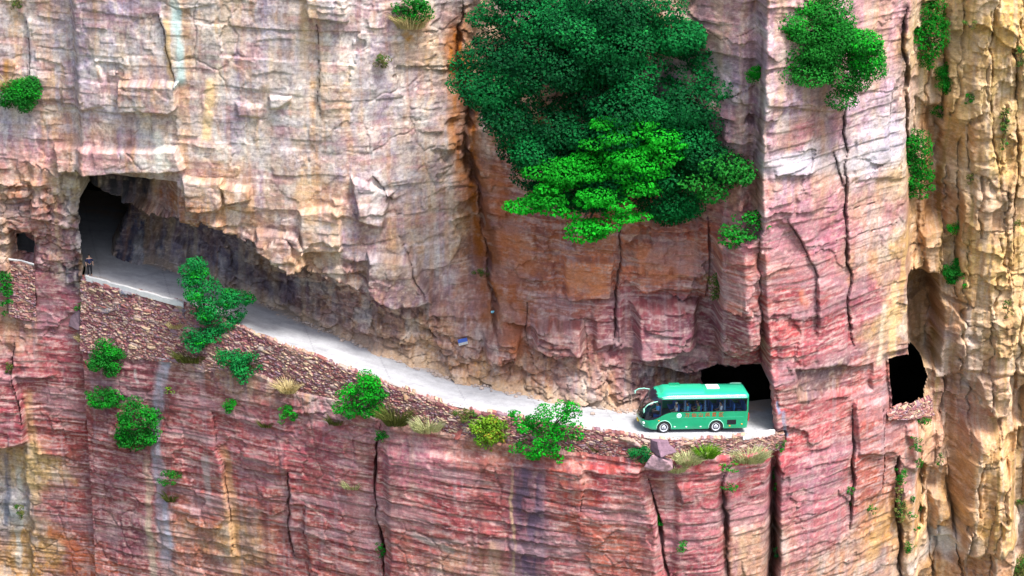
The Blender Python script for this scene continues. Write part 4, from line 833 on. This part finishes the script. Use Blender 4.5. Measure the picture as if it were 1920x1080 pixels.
def person(label, loc, rz, shirt, trousers, seated=False, cap=None, lean=0.0, hairc=None):
    """built facing -y, feet (or seat) at the origin"""
    e = empty('person', loc, rz); tag(e, label, 'person')
    H0 = .12 if seated else .92
    J = {'pel': (0, 0, H0), 'wst': (0, 0, H0 + .18), 'chs': (0, .01 - lean * .1, H0 + .38), 'shl': (0, .01 - lean * .15, H0 + .49), 'nek': (0, -.01 - lean * .18, H0 + .56),
         'jaw': (0, -.03 - lean * .2, H0 + .63), 'hed': (0, -.02 - lean * .2, H0 + .71), 'top': (0, .0 - lean * .2, H0 + .77), 'nos': (0, -.115 - lean * .2, H0 + .675)}
    Rr = {'pel': .125, 'wst': .115, 'chs': .13, 'shl': .1, 'nek': .05, 'jaw': .068, 'hed': .085, 'top': .06, 'nos': .012}
    E = [('pel', 'wst'), ('wst', 'chs'), ('chs', 'shl'), ('shl', 'nek'), ('nek', 'jaw'), ('jaw', 'hed'), ('hed', 'top'), ('hed', 'nos')]
    for s, k in ((-1, 'l'), (1, 'r')):
        if seated:
            J.update({k + 'hip': (s * .1, 0, H0 - .01), k + 'kne': (s * .13, -.43, H0 + .02), k + 'ank': (s * .13, -.45, H0 - .40), k + 'toe': (s * .14, -.6, H0 - .44)})
            J.update({k + 'sho': (s * .19, 0, H0 + .47), k + 'elb': (s * .25, -.08, H0 + .2), k + 'wri': (s * .15, -.3, H0 + .15)})
            hd = (-s * .25, -.95, -.1)
        else:
            J.update({k + 'hip': (s * .1, 0, H0 - .06), k + 'kne': (s * .11, -.02 - .04 * (s > 0), .49), k + 'ank': (s * .12, .02, .09), k + 'toe': (s * .14, -.14, .035)})
            J.update({k + 'sho': (s * .19, .01, H0 + .47), k + 'elb': (s * .27, .03, H0 + .2), k + 'wri': (s * .27, -.07, H0 - .02)})
            hd = (0, -.25, -.97)
        w = np.array(J[k + 'wri']); hd = np.array(hd) / np.linalg.norm(hd); sd_ = np.cross(hd, (1, 0, 0) if not seated else (0, 0, 1)); sd_ /= np.linalg.norm(sd_)
        J[k + 'pal'] = tuple(w + hd * .07)
        Rr.update({k + 'hip': .095, k + 'kne': .06, k + 'ank': .042, k + 'toe': .036, k + 'sho': .062, k + 'elb': .043, k + 'wri': .028, k + 'pal': .034})
        E += [('pel', k + 'hip'), (k + 'hip', k + 'kne'), (k + 'kne', k + 'ank'), (k + 'ank', k + 'toe'), ('shl', k + 'sho'), (k + 'sho', k + 'elb'), (k + 'elb', k + 'wri'), (k + 'wri', k + 'pal')]
        for f in range(5):
            off = (f - 2) * .019; ln = (.05, .075, .085, .078, .06)[f]
            if f == 0: a_, b_ = w + hd * .045 + sd_ * -.045, w + hd * .085 + sd_ * -.065
            else: a_, b_ = w + hd * (.07 + ln * .5) + sd_ * off, w + hd * (.07 + ln) + sd_ * off * 1.1 + np.array([0, -.012, 0])
            J[k + 'fa%d' % f] = tuple(a_); J[k + 'fb%d' % f] = tuple(b_); Rr[k + 'fa%d' % f] = .0095; Rr[k + 'fb%d' % f] = .008
            E += [(k + 'pal', k + 'fa%d' % f), (k + 'fa%d' % f, k + 'fb%d' % f)]
    def part(name, keep, mat, add, over={}):
        ks = [q for q in J if q in keep]; ix = {q: i for i, q in enumerate(ks)}
        ed = [(ix[a], ix[b]) for a, b in E if a in ix and b in ix]
        return grow(name, [J[q] for q in ks], ed, [over.get(q, Rr[q]) + add for q in ks], mat, e)
    part('body', set(J), M_skin, 0)
    hm = {q + w for q in 'lr' for w in ('sho', 'elb')}
    part('shirt', {'pel', 'wst', 'chs', 'shl'} | hm, shirt, .022, {'lelb': .05, 'relb': .05})
    part('trousers', {'pel'} | {q + w for q in 'lr' for w in ('hip', 'kne', 'ank')}, trousers, .02)
    hx = MB(); t = J['hed']; hx.ell((t[0], t[1] + .022, t[2] + .028), (.082, .092, .08), 12, 8)
    hx.build('cap' if cap else 'hair', cap or hairc or M_hair, e, True)
    for s in (-1, 1):
        ey = MB(); ey.ell((s * .032, J['hed'][1] - .078, J['hed'][2] - .01), (.012, .008, .008), 6, 4); ey.build('eye', M_hair, e)
    return e
navy = plain('navy_cloth', (.012, .016, .07), .85); black = plain('black_cloth', (.014, .014, .02), .85)
pp = P(165, 524, 17.0); xq = pp[0] + .1
person('person in a navy shirt and dark trousers standing at the mouth of the left cave', (xq, float(fL(xq)) + .75, road_z(xq)), .35, navy, black)

# ------------------------------------------------------------------ the coach
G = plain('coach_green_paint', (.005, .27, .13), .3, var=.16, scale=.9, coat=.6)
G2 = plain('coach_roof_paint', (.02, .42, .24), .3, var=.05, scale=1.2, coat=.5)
M_blk = plain('black_trim', (.010, .011, .022), .3, coat=.3); M_tyre = plain('tyre_rubber', (.018, .018, .02), .85); M_rim = plain('painted_rim', (.62, .64, .70), .4, metal=.2)
M_white = plain('white_plastic', (.75, .78, .78), .4); M_amber = plain('amber_lens', (.7, .28, .03), .3); M_lamp = plain('headlamp_lens', (.72, .85, .80), .15); M_red = plain('red_lens', (.5, .02, .02), .3)
M_plate = plain('yellow_plate', (.75, .52, .02), .5); M_mint = plain('mint_paint', (.30, .72, .55), .35, coat=.4); M_int = plain('interior_grey', (.05, .06, .09), .8)
M_seat = plain('blue_seat_cloth', (.03, .14, .42), .85); M_orange = plain('orange_red_lettering', (.62, .10, .03), .5); M_emb = plain('pale_emblem', (.55, .85, .80), .5)
M_gls = glassmat('tinted_glass', (.80, .84, .92)); M_ws = glassmat('windscreen_glass', (.72, .78, .88))
M_curt = plain('pale_blue_curtain', (.22, .42, .62), .85)
bx0 = P(1244, 806, -.55)                                           # front wheel contact, near side
BY = math.radians(7.5)                                              # the tail stands a little farther from the camera than the nose
bus = empty('coach', (0, 0, 0)); tag(bus, 'green tourist coach with red lettering coming out of the tunnel onto the road', 'coach')
# local frame: X from the front tip backwards, Y from the near (left) side -1.2 to the far side +1.2, Z up; wheels at X 1.75 and 5.6
LEN, HW = 8.0, 1.2
bus.rotation_euler = (0, math.atan((fR(18) - fR(10)) / -8.0) * .6, BY)
zq = road_z(bx0[0] + 2)
off = Matrix.Rotation(BY, 3, 'Z') @ Vector((1.75, -1.12, 0))
bus.location = (bx0[0] - off.x, bx0[1] - off.y, road_z(bx0[0] - .5) + .02)
zprof = [(.30, .42), (.42, .18), (.6, .07), (.8, .01), (.95, 0), (1.15, .05), (1.5, .17), (1.9, .36), (2.3, .60), (2.6, .84), (2.78, 1.04), (2.86, 1.18)]
def Xf(z): return np.interp(z, [p[0] for p in zprof], [p[1] for p in zprof])
rows = [(z, float(Xf(z)), HW * (1 - .012 * max(0, z - 1.6) ** 2 - .10 * max(0, .42 - z)), LEN - .03 * abs(z - 1.4), .28) for z in np.concatenate([np.arange(.30, 2.70, .04), [2.70, 2.74, 2.78]])]
for z, ins in ((2.83, .035), (2.87, .08), (2.91, .15), (2.945, .25), (2.97, .40), (2.985, .6), (2.995, .85), (3.0, 1.15)):
    rows.append((z, 1.04 + (z - 2.78) * 2.2 + ins * .75, max(HW * .985 - ins, .02), LEN - .05 - ins * .6, .28))
def contour(z, xf, hw, xr, rc_):
    cf = .95 if z < 2.8 else .95 * min(1, hw)                       # depth of the rounded nose
    pts = []
    for t in np.linspace(0, 1, 60):                                 # front centre to near side
        ph = t * math.pi / 2; pts.append((xf + cf * (1 - math.cos(ph) ** .62), -hw * math.sin(ph) ** .72))
    pts.append((xr - rc_, -hw))
    for t in np.linspace(.05, 1, 12):
        ph = t * math.pi / 2; pts.append((xr - rc_ + rc_ * math.sin(ph), -(hw - rc_ * min(1, hw)) - rc_ * min(1, hw) * math.cos(ph)))
    pts.append((xr, 0)); pts = np.array(pts)
    s = np.concatenate([[0], np.cumsum(np.hypot(*np.diff(pts, axis=0).T))])
    q = np.linspace(0, s[-1], 236); return np.stack([np.interp(q, s, pts[:, 0]), np.interp(q, s, pts[:, 1])], 1)
ring = []
for z, xf, hw, xr, rc_ in rows:
    h_ = contour(z, xf, hw, xr, rc_); far = h_[::-1][1:-1].copy(); far[:, 1] *= -1
    full = np.concatenate([h_, far]); ring.append(np.column_stack([full, np.full(len(full), z)]))
ring = np.array(ring); nr, ncn = ring.shape[:2]
def belt(x):  # lower edge of the dark glass band along the side
    return np.interp(x, [0, .3, .6, .95, 1.3, 1.6, 1.9, 2.2, 8], [1.06, 1.04, 1.03, 1.06, 1.2, 1.38, 1.53, 1.6, 1.62])
win_x = [(1.52, 3.12), (3.17, 4.60), (4.65, 6.05), (6.10, 7.74)]
Pp = {}
def put(key, f): Pp.setdefault(key, []).append(f)
for j in range(nr - 1):
    for i in range(ncn):
        k = (i + 1) % ncn; f = (j * ncn + i, j * ncn + k, (j + 1) * ncn + k, (j + 1) * ncn + i)
        c = (ring[j, i] + ring[j, k] + ring[j + 1, k] + ring[j + 1, i]) / 4; x, y, z = c
        side = 'n' if y < 0 else 'f'; key = 'body'
        onside = abs(y) > 1.08
        if onside and any((x - wx_) ** 2 + (z - .44) ** 2 < .53 ** 2 for wx_ in (1.75, 5.6)): continue
        xfz = float(Xf(z)); fr = x - xfz
        topb = 2.60
        roofline = 2.60 + .30 * max(0, 1 - abs(y) / 1.2) ** .6 if x < 1.7 else 2.60
        if z >= 2.80 or (z > topb and x > 1.55): key = 'roof'
        if x > 1.5 and x < 7.82 and onside and belt(x) < z < topb:
            key = 'trim'
            for n_i, (a_, b_) in enumerate(win_x):
                if a_ < x < b_ and z > belt(x) + .05 and z < topb - .05: key = 'win_%s_%d' % (side, n_i)
        elif x <= 1.5 and z > belt(x) and (z < 2.72 or x < 1.25) and z < 2.93:
            key = 'trim'
            if abs(y) < 1.06 and fr < .62 and 1.1 < z < 2.46: key = 'windscreen'
            if abs(y) > 1.10 and .62 < x < 1.44 and z > belt(x) + .1 and 1.25 < z < 2.36: key = 'driver_' + side
        if x > LEN - .2 and abs(y) < .95 and 1.75 < z < 2.55: key = 'rear'
        put(key, f)
VV = ring.reshape(-1, 3)
def shell(name, key, mat, inset=0.0, smooth=True, par=None):
    fs = np.array(Pp[key]); us, inv = np.unique(fs, return_inverse=True); v = VV[us].copy()
    if inset:
        c = np.array([4.0, 0, 1.6]); dv = v - c; dv[:, 0] *= .15; dv[:, 2] = 0; dv /= np.linalg.norm(dv, axis=1)[:, None]; v -= dv * inset
    return mesh_obj(name, v, inv.reshape(fs.shape), mat, par or bus, None, smooth)
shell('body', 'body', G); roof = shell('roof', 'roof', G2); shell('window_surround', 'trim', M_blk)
cm = MB(); cm.add([tuple(VV[(nr - 1) * ncn + i]) for i in range(ncn)], [tuple(range(ncn))]); cm.build('roof_centre', G2, roof)
ws = shell('windscreen', 'windscreen', M_ws, .012)
for sd_ in 'nf':
    for n_i in range(4): shell('side_window', 'win_%s_%d' % (sd_, n_i), M_gls, .012)
    shell('driver_window', 'driver_' + sd_, M_gls, .012)
shell('rear_window', 'rear', M_gls, .012)
m = MB(); m.box(.5, 7.9, -1.1, 1.1, .30, .42); m.build('underbody', M_blk, bus)
m = MB(); m.box(1.3, 7.85, -1.12, 1.12, .98, 1.04); m.box(.6, 1.3, -1.0, 1.0, .75, .8); m.build('floor', M_int, bus)
for wx_ in (1.75, 5.6):
    for sgn in (-1, 1):
        m = MB(); y1 = sgn * 1.17
        m.lathe_y([(0.0, y1 - sgn * .30), (.40, y1 - sgn * .30), (.44, y1 - sgn * .24), (.44, y1 - sgn * .03), (.41, y1 + sgn * .005), (.31, y1 + sgn * .005), (.30, y1 - sgn * .04)], wx_, .44, 36); wh_ = m.build('wheel', M_tyre, bus, True)
        m = MB(); m.lathe_y([(.31, y1), (.29, y1 + sgn * .012), (.26, y1 - sgn * .03), (.20, y1 - sgn * .05), (.10, y1 - sgn * .03), (.09, y1 + sgn * .01), (.0, y1 + sgn * .015)], wx_, .44, 36); rim = m.build('rim', M_rim, wh_, True)
        m = MB(); m.lathe_y([(.165, y1 - sgn * .030), (.17, y1 - sgn * .036), (.225, y1 - sgn * .030), (.23, y1 - sgn * .02)], wx_, .44, 24); m.build('rim_recess', M_blk, wh_)
        m = MB(); m.lathe_y([(.0, y1 + sgn * .022), (.05, y1 + sgn * .02), (.055, y1 - sgn * .0)], wx_, .44, 12); m.build('hub_cap', M_blk, wh_)
        m = MB(); pts = [(wx_ + .545 * math.cos(t), sgn * 1.195, .44 + .545 * math.sin(t)) for t in np.linspace(-.12, math.pi + .12, 24)]; m.tube(pts, .028, 6); m.build('wheel_arch', M_mint if sgn < 0 else G, bus, True)
    m = MB(); m.box(wx_ - .56, wx_ + .56, -1.0, 1.0, .35, .98)
    m.build('wheel_housing', M_blk, bus)
# roof fairing, hatches
def hump(name, x0, x1, hw, z0, z1, mat, par, sl=.35):
    v = []; f = []; n = 14; st_ = [(x0, .05), (x0 + sl * .5, .6), (x0 + sl, .95), (x0 + sl * 2, 1), (x1 - .12, 1), (x1 - .02, .8), (x1, .05)]
    for x, k in st_:
        for i in range(n):
            t = i / (n - 1) * 2 - 1; v.append((x, hw * t * (.86 + .14 * k), z0 + (z1 - z0) * k * (1 - abs(t) ** 4)))
    for j in range(len(st_) - 1):
        for i in range(n - 1): f.append((j * n + i, (j + 1) * n + i, (j + 1) * n + i + 1, j * n + i + 1))
    m = MB(); m.add(v, f); return m.build(name, mat, par, True)
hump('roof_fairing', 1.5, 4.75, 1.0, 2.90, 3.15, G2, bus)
m = MB(); m.box(2.3, 3.1, .15, .75, 3.13, 3.17, .015); m.build('roof_vent', G, bus)
m = MB(); m.box(5.0, 5.95, -.15, .62, 2.985, 3.06, .03); m.build('roof_hatch', M_white, bus)
m = MB(); m.tube([(6.9, .75, 2.99), (6.9, .75, 3.06), (7.7, .75, 3.06), (7.7, .75, 2.97)], .025, 6); m.build('roof_rail', M_mint, bus)
m = MB(); m.tube([(x, -1.165, 2.76) for x in np.linspace(1.5, 7.75, 12)], .03, 6); m.build('gutter_strip', M_mint, bus, True)
# mirrors on curved arms
for s, pts, hp, hr in ((-1, [(1.25, -1.1, 2.45), (.85, -1.28, 2.45), (.45, -1.38, 2.32), (.2, -1.4, 2.05)], (.17, -1.4, 1.88), (.07, .12, .2)), (1, [(1.0, 1.0, 2.6), (.6, 1.12, 2.64), (.2, 1.16, 2.58), (-.02, 1.16, 2.44)], (-.04, 1.16, 2.34), (.06, .10, .15))):
    m = MB(); m.tube(pts, [.035, .035, .04, .045], 8); mr_ = m.build('mirror', M_mint, bus, True)
    m = MB(); m.ell(hp, hr, 12, 8); m.build('mirror_head', M_mint, mr_, True)
# lamps, plate, wipers, vents, lettering
def lampon(name, y, z, ry, rz_, mat, dx=.0):
    xf = float(Xf(z)); ph = math.asin(min(1, (abs(y) / HW) ** (1 / .72))); x = xf + .95 * (1 - math.cos(ph) ** .62)
    m = MB(); m.ell((x + dx, y, z), (.10, ry, rz_), 14, 8); return m.build(name, mat, bus, True)
for s in (-1, 1):
    lampon('headlight', s * .98, .80, .16, .10, M_lamp, .05); lampon('fog_light', s * .92, .56, .09, .06, M_lamp, .04)
    m = MB(); m.box(LEN - .03, LEN + .03, s * 1.0 - .08, s * 1.0 + .08, .8, 1.4, .02); m.build('tail_light', M_red, bus)
m = MB(); m.box(-.035, .06, -.28, .22, .60, .76, .01); m.build('licence_plate', M_plate, bus)
for y0_, y1_ in ((-.15, -.85), (.75, .05)):
    m = MB(); m.tube([(.03, y0_, 1.1), (.16, (y0_ + y1_) / 2, 1.5), (.30, y1_, 1.75)], .016, 5); m.build('wiper', M_blk, bus)
m = MB()
for k in range(7): m.box(6.42, 7.05 + .0, -1.215, -1.19, .62 + .05 * k, .645 + .05 * k)
for k in range(5): m.box(6.4 + .16 * k, 6.42 + .16 * k, -1.218, -1.19, .60, .97)
m.box(6.4, 7.06, -1.2015, -1.19, .6, .97)
m.build('engine_grille', M_blk, bus)
for x, z, mt in ((2.55, .5, M_lamp), (3.4, .48, M_white), (4.45, .48, M_white), (6.6, .5, M_amber), (7.5, .62, M_amber), (1.35, 1.0, M_amber)):
    m = MB(); m.box(x - .06, x + .06, -1.22, -1.19, z - .035, z + .035, .008); m.build('side_marker', mt, bus)
m = MB(); m.tube([(x, -1.2, 1.18) for x in np.linspace(2.2, 7.6, 8)], .012, 5); m.build('side_crease', G2, bus)
m = MB(); m.lathe_y([(0, -1.216), (.17, -1.216), (.185, -1.205), (.185, -1.19)], 2.82, 1.36, 26); emb = m.build('emblem', M_emb, bus)
m = MB(); m.lathe_y([(.075, -1.2165), (.08, -1.221), (.11, -1.221), (.115, -1.2165)], 2.82, 1.36, 22); m.build('emblem_ring', plain('teal_print', (.02, .35, .33), .5), emb)
fm = MB()
def glyph(ch, cx, cz, size):
    cu = bpy.data.curves.new('t', 'FONT'); cu.body = ch; cu.size = size; cu.align_x = 'CENTER'; cu.align_y = 'CENTER'; cu.extrude = .004; cu.offset = .006
    o = bpy.data.objects.new('t', cu); COL.objects.link(o); dg = bpy.context.evaluated_depsgraph_get()
    me = bpy.data.meshes.new_from_object(o.evaluated_get(dg))
    fm.add([(cx + v.co.x, -1.2125, cz + v.co.y) for v in me.vertices], [tuple(p.vertices) for p in me.polygons])
    bpy.data.objects.remove(o); bpy.data.curves.remove(cu); bpy.data.meshes.remove(me)
for k, ch in enumerate('万仙山风景区'): glyph(ch, 3.42 + .50 * k, 1.37, .36)
fm.build('lettering', M_orange, bus)
# seats, curtains
for k, x in enumerate(np.arange(2.35, 7.5, .82)):
    for y in (-.82, -.38, .38, .82):
        m = MB(); m.box(x, x + .46, y - .2, y + .2, 1.30, 1.42, .03); m.box(x + .4, x + .52, y - .2, y + .2, 1.36, 2.08, .04); m.build('seat', M_seat, bus)
m = MB(); m.box(1.0, 1.5, -.85, -.35, 1.12, 1.25, .03); m.box(1.45, 1.58, -.85, -.35, 1.2, 1.95, .04); m.build('seat', M_seat, bus)
m = MB(); m.tube([(.62 + .02 * math.sin(t), -.6 + .22 * math.cos(t), 1.55 + .2 * math.sin(t)) for t in np.linspace(0, 6.28, 20)], .018, 5); m.tube([(.4, -.6, 1.2), (.62, -.6, 1.55)], .03, 5); m.build('steering_wheel', M_blk, bus)
for x in (3.13, 4.62, 6.06):
    m = MB(); v = []; f = []; n = 9
    for i in range(n):
        t = i / (n - 1); v += [(x + .02 + .20 * t, -1.06 + .025 * (-1) ** i, 1.66), (x + .04 + .12 * t, -1.05 + .02 * (-1) ** i, 2.52)]
    for i in range(n - 1): f.append((2 * i, 2 * i + 2, 2 * i + 3, 2 * i + 1))
    m.add(v, f); cu = m.build('curtain', M_curt, bus)
bus.location.z += 0.0
bpy.context.view_layer.update()
def inbus(p): return bus.matrix_world @ Vector(p)
skyb = plain('sky_blue_cloth', (.10, .45, .80), .8); wht = plain('white_cloth', (.78, .80, .78), .8); cyan = plain('cyan_cloth', (.12, .55, .62), .8); grn = plain('leaf_green_cloth', (.20, .50, .16), .8); blu = plain('blue_cloth', (.06, .22, .62), .8); redc = plain('red_cloth', (.45, .06, .05), .8); straw = plain('pale_hat', (.70, .75, .55), .8)
RZ_P = BY + math.radians(-90)
for (px_, py_, shirt_, cap_, lab, ln) in ((1.2, -.66, skyb, None, 'person in a sky blue shirt driving the green coach', .3), (2.5, -.86, wht, straw, 'person in a white top and pale hat behind the first side window of the coach', 0), (3.33, -.84, cyan, None, 'person in a cyan top just before the second side window pillar of the coach', .1),
        (4.14, -.86, grn, None, 'person in a green top behind the second side window of the coach', .2), (4.14, -.42, blu, None, 'person in a blue top seated on the aisle by the second side window', 0), (5.8, -.86, wht, None, 'person in a white collared top behind the third side window of the coach', .1)):
    person(lab, inbus((px_ + .18, py_, 1.36)), RZ_P, shirt_, black, True, cap_, ln)

# ------------------------------------------------------------------ small roadside things
h = hit(D, 868, 640); sg = empty('road_sign', P(868, 641, h[1] - .35), -.05); tag(sg, 'small blue and white sign board fixed to the rock wall beside the road', 'sign')
sg.rotation_euler = (0, math.radians(-12), math.radians(8))
m = MB(); m.box(-.36, .36, -.03, .03, -.03, .26, .008); m.build('blue_panel', plain('sign_blue', (.04, .10, .42), .5, var=.25), sg)
m = MB(); m.box(-.36, .36, -.025, .025, -.24, -.034, .008); m.build('white_panel', plain('sign_white', (.46, .46, .45), .6, var=.25), sg)
m = MB()
for x in (-.3, .3): m.tube([(x, .02, 0), (x, .6, -.02)], .025, 6)
m.build('bracket', M_blk, sg)
h = hit(D, 923, 585); m = MB(); m.ell((0, 0, 0), (.14, .08, .1), 8, 6); m.ell((.1, -.02, .06), (.07, .05, .06), 7, 5)
tag(m.build('plastic_bag', plain('cyan_plastic', (.25, .62, .75), .4), None, True, P(923, 585, h[1] - .08)), 'scrap of pale cyan plastic caught on the rock above the blue sign', 'litter')
